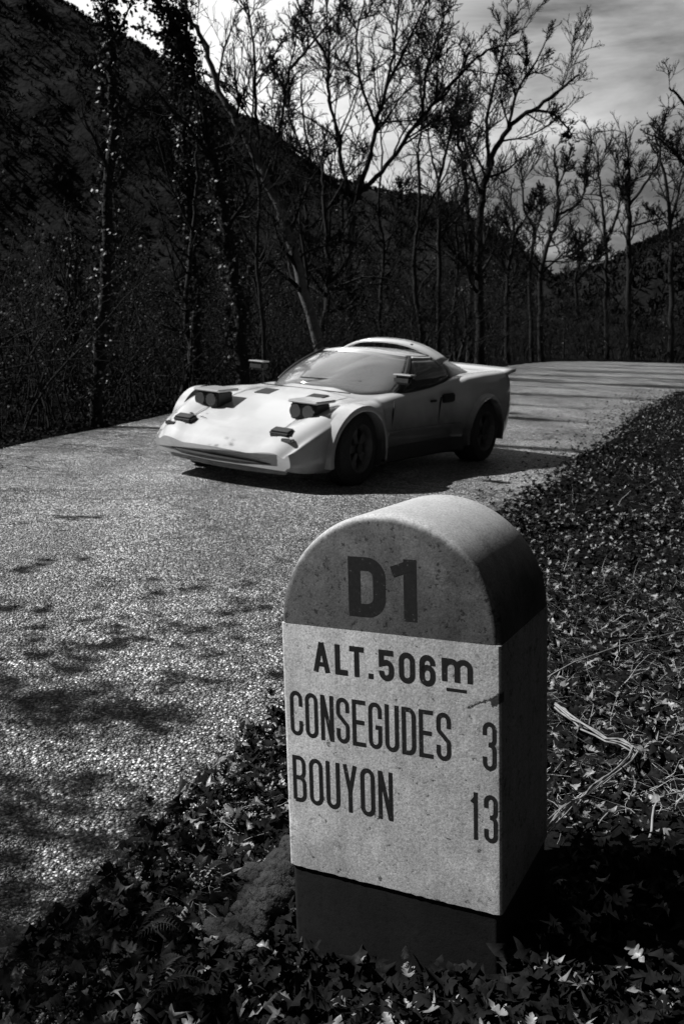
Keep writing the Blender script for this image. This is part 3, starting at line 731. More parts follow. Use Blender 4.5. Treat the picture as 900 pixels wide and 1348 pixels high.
# wheels
def wheel(x, y, width, steer=0):
    w = bpy.data.objects.new('wheel', None); link(w, car); w.location = (x, y, WR - .004); w.rotation_euler = (0, 0, steer)
    s = 1 if y > 0 else -1
    prof_ = [(-.5, .19), (-.5, .25), (-.46, .28), (-.36, .297), (-.12, .30), (-.10, .291), (-.06, .291), (-.04, .301), (.04, .301), (.06, .291), (.10, .291), (.12, .30), (.36, .297), (.46, .28), (.5, .25), (.5, .19)]
    n = 40; V, F = [], []
    for k in range(n):
        a = 2 * math.pi * k / n
        for (yy, r) in prof_: V.append((r * math.cos(a), yy * width, r * math.sin(a)))
    p = len(prof_)
    for k in range(n):
        for j in range(p - 1): F.append((k * p + j, k * p + j + 1, ((k + 1) % n) * p + j + 1, ((k + 1) % n) * p + j))
    fix_normals(mesh_py('tyre', V, F, M_tyre, w, smooth=35))
    bm = bmesh.new()
    rp = [(-.5, .192), (-.1, .18), (.38, .18), (.50, .196), (.50, .186), (.40, .168), (.20, .160)]
    V, F = [], []
    for k in range(n):
        a = 2 * math.pi * k / n
        for (yy, r) in rp: V.append((r * math.cos(a), s * yy * width, r * math.sin(a)))
    p = len(rp)
    for k in range(n):
        for j in range(p - 1): F.append((k * p + j, k * p + j + 1, ((k + 1) % n) * p + j + 1, ((k + 1) % n) * p + j))
    o = len(V)
    for k in range(5):                    # broad spokes
        a0 = 2 * math.pi * k / 5
        for (r, da, yy) in ((.03, .9, .33), (.03, -.9, .33), (.10, -.32, .28), (.165, -.30, .30), (.165, .30, .30), (.10, .32, .28)):
            V.append((r * math.cos(a0 + da), s * yy * width, r * math.sin(a0 + da)))
        F.append(tuple(o + k * 6 + j for j in range(6)))
    mesh_py('rim', V, F, M_rim, w, smooth=35)
    bm = bmesh.new(); bmesh.ops.create_cone(bm, segments=16, radius1=.045, radius2=.035, depth=.03, cap_ends=True)
    bmesh.ops.rotate(bm, matrix=Matrix.Rotation(math.pi / 2, 3, 'X'), verts=bm.verts); bmesh.ops.translate(bm, vec=(0, s * .36 * width, 0), verts=bm.verts)
    me = bpy.data.meshes.new('hub'); bm.to_mesh(me); bm.free(); me.materials.append(M_black); link(bpy.data.objects.new('hub', me), w)
    # brake disc closes the wheel behind the spokes
    bm = bmesh.new(); bmesh.ops.create_cone(bm, segments=32, radius1=.185, radius2=.185, depth=.01, cap_ends=True)
    bmesh.ops.rotate(bm, matrix=Matrix.Rotation(math.pi / 2, 3, 'X'), verts=bm.verts); bmesh.ops.translate(bm, vec=(0, s * .02 * width, 0), verts=bm.verts)
    me = bpy.data.meshes.new('brake_disc'); bm.to_mesh(me); bm.free(); me.materials.append(M_black); link(bpy.data.objects.new('brake_disc', me), w)
# bonnet and boot shut lines, front indicators, tow hook
for s in (1, -1):
    V = []
    for x in np.linspace(.74, 1.70, 20):
        y = .47 + .0 * x; z = bodyz(x, y) + .0015; V += [(x, s * (y - .004), z), (x, s * (y + .004), z)]
    mesh_py('bonnet_gap', V, [(2 * a, 2 * a + 2, 2 * a + 3, 2 * a + 1) for a in range(19)], M_black, car)
    box_mesh('indicator', (1.70, s * .60, bodyz(1.70, .60) - .045), (.05, .10, .030), M_lens, car, .006)
# the body leans a little on its springs towards the near side; the wheels stay on the road
lean = Matrix.Translation((0, 0, .3)) @ Matrix.Rotation(-.032, 4, 'X') @ Matrix.Rotation(.010, 4, 'Y') @ Matrix.Translation((0, 0, -.3))
for ch in list(car.children): ch.matrix_local = lean @ ch.matrix_local
wheel(AX, .755, .20, .10); wheel(AX, -.755, .20, .10); wheel(-AX, .765, .26); wheel(-AX, -.765, .26)

# ------------------------------------------------------------------ trees
M_bark = simple('dark_bark', 0.006, 0.022, 9, 0.95, 0.9, 0.02, 0.2)
M_bark_pale = simple('pale_bark', 0.05, 0.15, 5, 0.9, 0.8, 0.02, 0.2)
M_twig = simple('twig_bark', 0.005, 0.014, 3, 0.95, 0, 0, 0.15)
M_ivy = per_object_leaf('glossy_ivy', [(0.3, 0.004), (0.7, 0.016)], 0.48, 0.22, 0.02, 2)
M_brush_leaf = per_object_leaf('undergrowth_leaf', [(0.3, 0.003), (0.7, 0.010)], 0.65, 0.12, 0.02, 2)

def smooth_path(P, n):
    return np.array([list(p) for p in crom([np.array(p) for p in P], n)])
def grow(paths, radii, rg, count, lenf, spread, up, wig, segs, s0=.25, rr=.55, lmax=None, bias=None):
    """paths (m,n,3): children along every parent; returns paths (m*count, segs+1, 3), radii"""
    m, n, _ = paths.shape
    s = rg.uniform(s0, 1.0, (m, count)); s = np.sort(s, axis=1); s[:, -1] = rg.uniform(.93, 1.0, m)
    f = s * (n - 1); i0 = np.clip(f.astype(int), 0, n - 2); t = (f - i0)[..., None]
    mi = np.arange(m)[:, None]
    P = paths[mi, i0] * (1 - t) + paths[mi, i0 + 1] * t
    D = paths[mi, i0 + 1] - paths[mi, i0]; D /= np.linalg.norm(D, axis=2, keepdims=True) + 1e-9
    Rp = radii[mi, i0] * (1 - t[..., 0]) + radii[mi, i0 + 1] * t[..., 0]
    Lp = np.linalg.norm(np.diff(paths, axis=1), axis=2).sum(1)[:, None]
    L = Lp * lenf * (1.15 - .75 * s) * rg.uniform(.6, 1.25, s.shape)
    if lmax: L = np.minimum(L, lmax * rg.uniform(.6, 1.1, s.shape))
    rnd = rg.normal(size=D.shape); rnd -= (rnd * D).sum(-1, keepdims=True) * D; rnd /= np.linalg.norm(rnd, axis=2, keepdims=True)
    a = np.radians(rg.normal(spread, 12, s.shape))[..., None]
    d = D * np.cos(a) + rnd * np.sin(a); d[..., 2] += up * .5
    d /= np.linalg.norm(d, axis=2, keepdims=True)
    M_ = m * count; pos = P.reshape(M_, 3); d = d.reshape(M_, 3); L = L.reshape(M_); r = (Rp * rr).reshape(M_)
    out = [pos]; turn = rg.normal(0, wig, (M_, 3))
    for k in range(segs):
        turn = turn * .35 + rg.normal(0, wig, (M_, 3)); d = d + turn; d[:, 2] += up * .22
        d /= np.linalg.norm(d, axis=1, keepdims=True)
        pos = pos + d * (L / segs)[:, None]; out.append(pos)
    paths2 = np.stack(out, 1); tt = np.linspace(0, 1, segs + 1)
    radii2 = r[:, None] * (1 - .72 * tt)[None, :]
    return paths2, radii2
def leaf_cards(pts, size, rg, droop=0.3, fold=True):
    """two-triangle folded leaves at pts"""
    n = len(pts); a = rg.uniform(0, 2 * np.pi, n); e = rg.normal(-droop, .5, n)
    d = np.stack([np.cos(a) * np.cos(e), np.sin(a) * np.cos(e), np.sin(e)], 1)
    s = rg.normal(size=(n, 3)); s -= (s * d).sum(1, keepdims=True) * d; s /= np.linalg.norm(s, axis=1, keepdims=True)
    nrm = np.cross(d, s); L = size * rg.uniform(.6, 1.3, n)[:, None]
    V = np.stack([pts, pts + d * L * .45 + s * L * .42 + nrm * L * .12, pts + d * L, pts + d * L * .45 - s * L * .42 + nrm * L * .12], 1).reshape(-1, 3)
    i = np.arange(n) * 4
    return V, np.concatenate([np.stack([i, i + 1, i + 2], 1), np.stack([i, i + 2, i + 3], 1)])
def ivy_on(path, radii, rg, n, spread, size):
    k = len(path); f = rg.uniform(0, k - 1.001, n); i = f.astype(int); t = (f - i)[:, None]
    P = path[i] * (1 - t) + path[i + 1] * t
    a = rg.uniform(0, 2 * np.pi, n); r = radii[i] * 1.0 + np.abs(rg.normal(0, spread, n))
    P = P + np.stack([np.cos(a) * r, np.sin(a) * r, rg.normal(0, .05, n)], 1)
    return leaf_cards(P, size, rg, .5)
def pts_up(nm): return nm
TREES = [
    ('ivy tall left', 10.9, [(0.092, [(-3.04, -0.29), (-2.95, 1.01), (-2.85, 2.32), (-2.78, 3.57), (-2.79, 4.3), (-2.83, 4.77), (-2.84, 5.38), (-2.89, 6.13)]), (0.028, [(-2.78, 4.3), (-2.61, 4.62), (-2.48, 4.93), (-2.4, 5.24)])], {'ivy': 1}),
    ('ivy leaning', 15.0, [(0.14, [(-1.68, -0.15), (-1.77, 1.28), (-1.92, 2.35), (-2.11, 3.34), (-2.39, 4.42), (-2.6, 5.38), (-2.8, 5.76), (-2.99, 6.05), (-3.3, 6.36), (-3.65, 6.67)]), (0.064, [(-2.46, 4.64), (-2.68, 5.19), (-2.99, 5.61), (-3.25, 5.72), (-3.42, 5.76)]), (0.064, [(-2.6, 5.3), (-2.64, 5.79), (-2.72, 6.16), (-2.78, 6.59)])], {'ivy': 1}),
    ('ivy second', 16.0, [(0.109, [(-2.61, -0.27), (-2.68, 1.65), (-2.77, 2.91), (-2.84, 3.9), (-2.93, 4.74), (-3.03, 5.45), (-3.05, 6.03)])], {'ivy': 1}),
    ('pale leaning', 22.0, [(0.168, [(-0.44, -0.05), (-0.73, 1.04), (-1.19, 2.53), (-1.57, 3.65), (-2.13, 4.9), (-2.58, 5.72), (-3.03, 6.45), (-3.47, 7.49), (-3.82, 8.19), (-4.07, 8.97)]), (0.112, [(-1.63, 3.73), (-1.86, 4.66), (-1.78, 5.33), (-1.7, 6.16), (-1.51, 7.15), (-1.34, 8.19)]), (0.075, [(-1.51, 7.15), (-1.14, 7.64), (-0.69, 8.13), (-0.39, 8.53)]), (0.093, [(-2.13, 4.9), (-2.29, 5.98), (-2.3, 6.75), (-2.38, 7.76), (-2.53, 8.55), (-2.62, 9.01)]), (0.056, [(-2.3, 6.75), (-1.91, 7.37), (-1.66, 7.91)]), (0.056, [(-2.32, 5.9), (-2.77, 6.46), (-3.24, 6.93)]), (0.075, [(-1.24, 2.7), (-1.11, 3.06), (-0.4, 3.34), (0.14, 3.39)])], {}),
    ('main', 29.5, [(0.263, [(0.18, -0.31), (0.1, 1.27), (-0.0, 2.7), (-0.02, 4.57), (0.02, 5.6)]), (0.175, [(-0.03, 5.53), (-0.42, 5.76), (-1.25, 6.41), (-1.64, 6.78), (-2.28, 7.16), (-2.99, 7.41)]), (0.15, [(-0.1, 5.59), (-0.45, 6.71), (-0.45, 7.27), (-0.83, 8.29), (-0.86, 9.38), (-0.97, 10.51), (-0.93, 11.56)]), (0.175, [(0.07, 5.53), (0.46, 6.51), (0.65, 7.63), (0.95, 8.85), (1.12, 10.15), (1.19, 11.21), (1.02, 12.45)]), (0.175, [(0.13, 5.6), (0.48, 5.88), (1.16, 6.65), (2.05, 7.9), (2.71, 8.69), (3.36, 9.47), (4.14, 10.03), (4.94, 10.16)]), (0.1, [(0.95, 8.85), (1.48, 9.95), (1.89, 10.92), (2.19, 11.87)]), (0.1, [(0.65, 7.63), (0.13, 8.82), (-0.03, 10.11), (0.16, 11.18), (0.35, 12.23)]), (0.1, [(-0.86, 9.38), (-1.42, 10.28), (-1.9, 11.11), (-2.15, 11.94)]), (0.1, [(2.05, 7.9), (2.1, 9.1), (2.39, 10.19), (2.69, 11.05)]), (0.075, [(-1.64, 6.78), (-2.06, 7.88), (-2.31, 8.75), (-2.79, 9.16)])], {}),
    ('slender', 34.0, [(0.115, [(2.97, -0.29), (2.74, 1.38), (2.36, 3.29), (2.37, 4.9), (2.41, 6.22), (2.29, 7.52), (2.34, 8.29), (2.31, 9.81), (1.98, 11.05)]), (0.086, [(2.37, 4.9), (2.95, 6.37), (3.35, 7.17), (3.61, 8.33), (3.82, 9.36)])], {}),
    ('slender2', 36.0, [(0.122, [(3.65, -0.36), (3.5, 2.58), (3.37, 5.43), (3.25, 7.1), (3.55, 8.47), (3.76, 9.83), (3.82, 11.16)]), (0.092, [(3.25, 7.1), (2.83, 8.45), (2.61, 10.06), (2.27, 11.11)])], {}),
    ('right leaning', 43.0, [(0.255, [(6.32, -0.23), (6.05, 2.92), (5.81, 5.65), (5.91, 7.49), (6.18, 9.15), (6.87, 10.63), (7.91, 11.47), (9.13, 12.37), (9.89, 13.02)]), (0.182, [(6.09, 8.98), (5.89, 10.92), (6.13, 12.52), (6.43, 14.1), (6.56, 15.19)]), (0.146, [(6.87, 10.63), (7.17, 12.24), (7.78, 13.21), (8.21, 14.16), (8.4, 14.79)]), (0.146, [(5.91, 7.49), (5.33, 8.96), (4.84, 10.24), (4.22, 11.51), (3.76, 12.45)]), (0.146, [(7.91, 11.47), (8.77, 11.33), (9.51, 10.71), (9.65, 10.23)])], {}),
    ('right twin', 44.0, [(0.187, [(5.92, -0.28), (5.8, 2.95), (5.61, 5.39), (5.27, 8.12), (4.92, 9.79), (4.63, 11.1), (4.71, 12.74)])], {}),
    ('notch left', 60.0, [(0.178, [(12.25, -0.92), (11.88, 2.76), (11.59, 6.12), (11.78, 8.15), (10.99, 9.53), (10.74, 11.09), (10.55, 12.37)]), (0.153, [(11.59, 6.12), (10.37, 7.97), (9.34, 8.87), (8.59, 9.08)]), (0.153, [(11.78, 8.15), (12.2, 9.66), (12.09, 11.04)])], {}),
    ('notch right', 62.0, [(0.237, [(13.28, -0.96), (12.94, 2.84), (12.68, 5.67), (13.16, 8.03), (13.54, 9.59), (13.41, 11.17), (13.19, 12.72), (12.94, 13.98)]), (0.21, [(13.54, 9.59), (14.36, 10.0), (15.06, 10.65), (15.2, 11.94), (15.0, 13.11)]), (0.158, [(13.41, 11.17), (13.9, 12.6), (14.15, 13.79)]), (0.158, [(12.68, 5.67), (14.09, 7.09), (15.08, 7.36), (15.9, 6.66)])], {}),
    ('far bush a', 74.0, [(0.188, [(18.45, 3.26), (18.02, 6.22), (18.3, 8.58), (17.86, 10.3)]), (0.188, [(18.02, 6.22), (19.26, 8.02), (20.01, 9.79)])], {}),
    ('far a', 78.0, [(0.231, [(22.23, -0.35), (21.71, 4.71), (21.32, 9.04), (20.68, 12.67), (20.22, 15.05), (19.7, 17.4)]), (0.198, [(21.27, 9.66), (21.94, 12.71), (21.85, 15.7)])], {}),
    ('far b', 79.0, [(0.301, [(24.43, -0.31), (23.53, 9.21), (23.21, 13.2), (22.86, 16.21), (22.32, 18.58)]), (0.268, [(23.24, 12.9), (24.75, 15.07), (25.52, 16.9), (25.49, 18.38)]), (0.201, [(23.35, 11.06), (25.4, 11.74), (26.97, 12.1)])], {}),
    ('far c', 76.0, [(0.29, [(26.98, -0.14), (26.53, 4.8), (25.85, 10.2), (25.3, 13.72), (24.43, 16.29), (23.77, 17.99)]), (0.258, [(25.79, 10.79), (26.58, 14.34), (27.18, 17.24), (27.3, 18.96)])], {}),
    ('far d', 66.0, [(0.336, [(27.72, 0.18), (26.64, 7.07), (25.52, 12.18), (24.08, 15.64), (22.53, 17.8), (21.39, 18.74)]), (0.28, [(25.52, 12.18), (23.22, 13.87), (21.19, 15.55), (20.12, 15.76)]), (0.224, [(26.64, 7.07), (24.32, 8.56), (22.97, 8.61), (21.4, 8.2)])], {}),
    ('mid a', 31.0, [(0.105, [(-1.32, -0.43), (-1.45, 1.48), (-1.36, 3.72), (-1.55, 5.41), (-1.44, 6.73), (-1.67, 8.0), (-1.8, 9.15)]), (0.079, [(-1.36, 3.72), (-0.97, 5.19), (-0.63, 6.4), (-0.72, 7.57)]), (0.079, [(-1.55, 5.41), (-2.0, 6.11), (-2.2, 7.29), (-2.04, 8.22)])], {}),
    ('mid b', 35.0, [(0.104, [(1.38, -0.39), (1.2, 1.9), (1.22, 4.14), (0.97, 6.05), (1.03, 7.93), (0.84, 9.24)]), (0.089, [(1.22, 4.14), (1.62, 5.53), (1.78, 6.89)])], {}),
    ('mid c', 42.0, [(0.125, [(5.06, -0.31), (4.84, 2.16), (4.83, 4.85), (4.58, 6.82), (4.72, 8.44)]), (0.107, [(4.83, 4.85), (4.17, 6.15), (3.93, 7.45)])], {}),
    ('mid d', 52.0, [(0.176, [(9.21, -0.47), (8.97, 2.5), (8.84, 5.0), (9.03, 7.06), (8.75, 8.67), (8.82, 10.07)]), (0.132, [(8.84, 5.0), (7.96, 6.62), (7.54, 7.82)]), (0.132, [(9.03, 7.06), (9.75, 8.3), (9.97, 9.31)])], {}),
    ('left a', 18.0, [(0.053, [(-1.59, -0.17), (-1.68, 1.31), (-1.82, 2.61), (-1.78, 3.88), (-1.97, 4.69), (-1.92, 5.64), (-2.05, 6.42)]), (0.038, [(-1.82, 2.61), (-2.17, 3.31), (-2.39, 4.13), (-2.33, 4.82)]), (0.038, [(-1.78, 3.88), (-1.56, 4.57), (-1.66, 5.38)])], {}),
]
LAB = {
 'mid a': ('thin crooked tree between the pale leaning tree and the biggest forked tree', .42),
 'mid b': ('thin straight tree standing close behind the biggest forked tree, to its right', .42),
 'mid c': ('thin tree between the slim straight tree and the twin stem', .42),
 'mid d': ('low spreading tree right of the right-leaning tree, below its long limb', .46),
 'left a': ('thin crooked tree rising between the two ivy-covered trunks and the pale leaning tree', .36),
 'ivy tall left': ('tall dark ivy-clad tree, leftmost of the big trunks, top out of frame', .30),
 'ivy leaning': ('thick ivy-covered trunk leaning left above the nose of the white car', .30),
 'ivy second': ('straight ivy-covered trunk just left of the leaning ivy-clad one', .22),
 'pale leaning': ('leaning tree with a pale bare lower trunk rising behind the car windscreen', .34),
 'main': ('biggest bare tree, forking low into a wide crown behind the car roof', .42),
 'slender': ('slender dark tree just right of the biggest forked tree', .34),
 'slender2': ('slim straight tree between the slender dark tree and the right-leaning tree', .34),
 'right leaning': ('bare tree whose long upper limb leans right into the open sky', .38),
 'right twin': ('upright twin stem standing beside the right-leaning tree', .36),
 'notch left': ('small bare tree left of the valley notch with an upright crown', .42),
 'notch right': ('small forked tree standing right over the valley notch', .42),
 'far bush a': ('low bare bushy tree just right of the valley notch', .5),
 'far a': ('thin far tree left of the two tall ones over the right hillside', .38),
 'far b': ('tallest far tree with a round crown over the right hillside', .42),
 'far c': ('far bare tree near the right frame edge above the bend', .42),
 'far d': ('nearer bare tree at the right frame edge reaching into the sky', .42)}
def limb_paths(limbs, Y, rg, zj, smooth=5):
    out = []
    for k, (r, pts) in enumerate(limbs):
        r = r * (.88 if k == 0 else .52)
        n = len(pts); dep = np.cumsum(rg.normal(0, zj, n)) * (0 if k == 0 else 1)
        y0 = Y if k == 0 else Y
        P = np.array([(x, y0 + dep[i] * (i > 0), z) for i, (x, z) in enumerate(pts)], float)
        S_ = smooth_path(P, smooth)
        S_[1:-1] += rg.normal(0, r * .22, S_[1:-1].shape)
        out.append((S_, r))
    return out
def resamp(P, n):
    d = np.concatenate([[0], np.cumsum(np.linalg.norm(np.diff(P, axis=0), axis=1))]); s = np.linspace(0, d[-1], n)
    return np.stack([np.interp(s, d, P[:, k]) for k in range(3)], 1)
def build_tree(name, Y, limbs, opt, seed, label=None, group=None, dens=1.0, cat='tree'):
    rg = np.random.default_rng(seed); px = Y / F_PX * 1348 / 1024        # metres covered by one rendered pixel at that distance
    x0 = limbs[0][1][0][0]
    root = empty('bare_tree', (x0, Y, 0)); tag(root, label or LAB[name][0], cat, group)
    off = np.array([x0, Y, 0.0])
    lp = limb_paths(limbs, Y, rg, Y * .004)
    allp, allr = [], []
    for k, (P, r) in enumerate(lp):
        n = len(P); t = np.linspace(0, 1, n); rad = r * (1 - (.55 if k == 0 and name == 'main' else .80) * t)
        if k == 0: rad[0] *= 1.35; rad[1] *= 1.12
        V, Q = tube_np((P - off)[None], rad[None], 10 if k == 0 else 7)
        mesh_np('trunk' if k == 0 else 'limb', V, [Q], M_bark_pale if name == 'pale leaning' and k == 0 else M_bark, root, True)
        allp.append(resamp(P, 16)); allr.append(np.interp(np.linspace(0, 1, 16), t, rad))
    PP = np.stack(allp); RR = np.stack(allr)
    top = [i for i in range(len(lp)) if not (i == 0 and len(limbs) > 4 and name == 'main')]
    mn = px * .22
    w = LAB.get(name, (0, .38))[1] if name in LAB else .36
    # first-order boughs; the low part of the main stem stays bare
    b1, r1 = grow(PP[top], RR[top], rg, int(round(13 * dens)), w, 52, .26, .13, 10, .36 if len(limbs) < 5 else .22, .50, lmax=(.085 if Y < 50 else .042) * Y + .6)
    b2, r2 = grow(b1, r1, rg, 6, .55, 44, .32, .14, 7, .15, .55)
    b3, r3 = grow(b2, r2, rg, 6, .60, 38, .30, .13, 4, .12, .6)
    b3b, r3b = grow(b1, r1, rg, 7, .28, 44, .3, .15, 4, .1, .45)
    b4, r4 = grow(b3, r3, rg, 2, .60, 34, .3, .12, 2, .2, .7)
    parts = [tube_np(b1 - off, np.maximum(r1, mn * 1.7), 5), tube_np(b2 - off, np.maximum(r2, mn * 1.35), 4), tube_np(b3 - off, np.maximum(r3, mn), 3), tube_np(b3b - off, np.maximum(r3b, mn), 3), tube_np(b4 - off, np.maximum(r4, mn * .8), 3)]
    V, Q = join(parts); mesh_np('crown', V, [Q], M_twig, root)
    if opt.get('ivy'):
        vs = []
        for k, (P, r) in enumerate(lp):
            L = np.linalg.norm(np.diff(P, axis=0), axis=1).sum()
            rad = np.full(len(P), r * (1.0 if k == 0 else .7))
            hi = P[:, 2].max()
            vs.append(ivy_on(P - off, rad, rg, int(L * (430 if k == 0 else 120)), .055 * (Y / 11) ** .5, .055 * (Y / 11) ** .5))
        V, F = join(vs); o = mesh_np('ivy', V, [F], M_ivy, root); tag(o, kind='stuff')
    return root
for i, (nm, Y, limbs, opt) in enumerate(TREES):
    build_tree(nm, Y, limbs, opt, 100 + i, dens={'main': 1.35, 'right leaning': 1.3, 'pale leaning': 1.1, 'ivy tall left': .5, 'ivy leaning': .65, 'ivy second': .5, 'left a': .7}.get(nm, 1.1))

# slim understorey trees of the wood along the outer edge of the road (each one a tree of its own)
def rand_tree(seed):
    rg = np.random.default_rng(seed); h = rg.uniform(2.4, 5.2)
    x = np.cumsum(np.concatenate([[0], rg.normal(rg.normal(0, .12), .16, 6)])); z = np.linspace(-.15, h, 7)
    limbs = [(rg.uniform(.045, .10), list(zip(x, z)))]
    for k in range(2):
        j = rg.integers(2, 5); sx = rg.choice([-1, 1]); L = h * rg.uniform(.25, .45)
        limbs.append((limbs[0][0] * .5, [(x[j], z[j]), (x[j] + sx * L * .25, z[j] + L * .45), (x[j] + sx * L * .38, z[j] + L)]))
    return limbs
def proto_tree(seed):
    rg = np.random.default_rng(seed); limbs = rand_tree(seed)
    lp = limb_paths(limbs, 0.0, rg, .10)
    vs = []; allp = []; allr = []
    for k, (P, r) in enumerate(lp):
        t = np.linspace(0, 1, len(P)); rad = r * (1 - .8 * t); vs.append(tube_np(P[None], rad[None], 6)); allp.append(resamp(P, 14)); allr.append(np.interp(np.linspace(0, 1, 14), t, rad))
    V, Q = join(vs); tr = mesh_np('trunk', V, [Q], M_bark, None, True)
    b1, r1 = grow(np.stack(allp), np.stack(allr), rg, 9, .30, 48, .5, .15, 6, .25, .6)
    b2, r2 = grow(b1, r1, rg, 6, .5, 42, .4, .2, 4, .15, .65)
    b3, r3 = grow(b2, r2, rg, 4, .5, 42, .4, .2, 2, .15, .7)
    V, Q = join([tube_np(b1, np.maximum(r1, .009), 4), tube_np(b2, np.maximum(r2, .006), 3), tube_np(b3, np.maximum(r3, .005), 3)])
    cr_ = mesh_np('crown', V, [Q], M_twig, None)
    lv, lf = ivy_on(lp[0][0], np.full(len(lp[0][0]), lp[0][1]), rg, 420, .10, .07)
    iv = mesh_np('ivy', lv, [lf], M_ivy, None); tag(iv, kind='stuff')
    return tr, cr_, iv
protos = [proto_tree(900 + k) for k in range(7)]
Larr = np.array(LEFT, float)
dl_ = np.concatenate([[0], np.cumsum(np.linalg.norm(np.diff(Larr, axis=0), axis=1))])
def left_at(y_arc):
    return np.array([np.interp(y_arc, dl_, Larr[:, 0]), np.interp(y_arc, dl_, Larr[:, 1])])
def left_normal(s):
    a = left_at(s - .5); b = left_at(s + .5); d = (b - a) / np.linalg.norm(b - a); return np.array([-d[1], d[0]])
used = set()
rg = np.random.default_rng(77)
GRP = 'slim understorey trees of the roadside wood'
for k in range(54):
    s = 24 + (k / 54) ** 1.25 * 88 + rg.uniform(-.5, .5); off = rg.uniform(.7, 7.5)
    p = left_at(s) + left_normal(s) * off
    pk = int(rg.integers(0, 7)); tr, cr_, iv = protos[pk]
    root = empty('understorey_tree', (p[0], p[1], float(ground_h(p[0], p[1]))), rg.uniform(0, 6.28))
    sc = rg.uniform(.7, 1.1) * (1 + .006 * s); root.scale = (sc, sc, sc)
    tag(root, 'slim bare dark tree among the tangled wood beyond the road', 'tree', GRP)
    for o in (tr, cr_) + ((iv,) if k % 2 else ()):
        if id(o) not in used: used.add(id(o)); o.parent = root
        else: c = o.copy(); C.objects.link(c); c.parent = root
for pr_ in protos:
    for o in pr_:
        if o.parent is None: bpy.data.objects.remove(o)

# undergrowth thicket: thin stems, brambles and small leaves past counting
def thicket(name, n, srange, orange, hr, seed, leafn, leaf, label, rstem, powr=1.0, trim=None):
    rg = np.random.default_rng(seed)
    s = srange[0] + (srange[1] - srange[0]) * rg.uniform(0, 1, n) ** powr
    off = orange[0] + (orange[1] - orange[0]) * rg.uniform(0, 1, n) ** 1.2
    P0 = np.array([left_at(a) + left_normal(a) * b for a, b in zip(s, off)])
    z0 = ground_h(P0[:, 0], P0[:, 1]) - .05
    h = rg.uniform(hr[0], hr[1], n) * (1 + .004 * s)
    d = rg.normal(0, .28, (n, 3)); d[:, 2] = 1; d /= np.linalg.norm(d, axis=1, keepdims=True)
    pos = np.column_stack([P0, z0]); out = [pos]
    turn = np.zeros((n, 3))
    for k in range(7):
        turn = turn * .6 + rg.normal(0, .10, (n, 3)); d = d + turn; d /= np.linalg.norm(d, axis=1, keepdims=True); pos = pos + d * (h / 7)[:, None]; out.append(pos)
    P = np.stack(out, 1); r = rstem * rg.uniform(.5, 1.6, n)[:, None] * np.linspace(1, .3, 8)[None]
    if trim:
        k = trim(P); P, r = P[k], r[k]
    b, rb = grow(P, r, rg, 5, .34, 50, .25, .22, 4, .2, .7)
    b2, rb2 = grow(b, rb, rg, 3, .5, 45, .1, .25, 2, .2, .8)
    if trim:
        k = trim(b); b, rb = b[k], rb[k]; k = trim(b2); b2, rb2 = b2[k], rb2[k]
    V, Q = join([tube_np(P, r, 4), tube_np(b, rb, 3), tube_np(b2, rb2, 3)])
    o = mesh_np(name, V, [Q], M_twig); tag(o, label, 'undergrowth', kind='stuff')
    q = b2.reshape(-1, 3); q = q[rg.integers(0, len(q), leafn)]
    V, F = leaf_cards(q + rg.normal(0, .04, q.shape), leaf, rg, .3)
    o2 = mesh_np('undergrowth_leaves', V, [F], M_brush_leaf); tag(o2, label.replace('stems', 'leaves'), 'undergrowth', kind='stuff')
thicket('near_undergrowth', 1250, (18.6, 42), (.25, 5.5), (.5, 2.7), 11, 52000, .035, 'tangled bare stems and brambles at the near left edge of the wood', .011)
thicket('added_shade_hedge', 2000, (8.5, 16.35), (.1, 1.2), (3.2, 4.8), 13, 130000, .09, 'unseen tangled stems added at the near outer road edge to shade the asphalt', .012, trim=lambda q: ((q[..., 0] < -3.45) & (q[..., 2] < .02 + (.1 - q[..., 0]) * .99)).all(axis=1))  # out-of-view hedge added to shade the near road, trimmed clear of the milestone
thicket('far_undergrowth', 1150, (40, 112), (.5, 8), (1.6, 4.6), 12, 42000, .065, 'tangled bare stems filling the wood beyond the bend', .02)

# bushes and scrub trees dotted over the mountain and hillside
def scrub(name, HVs, n, size, seed, label):
    rg = np.random.default_rng(seed); a = rg.uniform(.15, 1.0, n); b = rg.uniform(0, 1, n)
    a[: n // 4] = rg.uniform(.80, .85, n // 4)
    na, nb_, _ = HVs.shape; fi = a * (na - 1.001); fj = b * (nb_ - 1.001); i = fi.astype(int); j = fj.astype(int)
    P = HVs[i, j] + (HVs[i, j + 1] - HVs[i, j]) * (fj - j)[:, None] + (HVs[i + 1, j] - HVs[i, j]) * (fi - i)[:, None]
    K_ = 9
    base_ = np.repeat(P, K_, axis=0); m_ = len(base_)
    d = rg.normal(0, .55, (m_, 3)); d[:, 2] = np.abs(d[:, 2]) + .6; d /= np.linalg.norm(d, axis=1, keepdims=True)
    L = size * rg.uniform(.5, 1.4, m_)[:, None]
    s = rg.normal(size=(m_, 3)); s /= np.linalg.norm(s, axis=1, keepdims=True)
    V = np.stack([base_ - s * L * .05, base_ + s * L * .05, base_ + d * L + s * L * .16, base_ + d * L * 1.05 - s * L * .12], 1).reshape(-1, 3)
    k = np.arange(m_) * 4
    o = mesh_np(name, V, [np.stack([k, k + 1, k + 2, k + 3], 1)], M_twig); tag(o, label, 'scrub', kind='stuff')
scrub('mountain_scrub', MV, 16000, .62, 31, 'low dark scrub dotted over the mountain slope')
scrub('hillside_scrub', HV, 10000, .75, 32, 'low dark scrub and saplings over the right hillside')

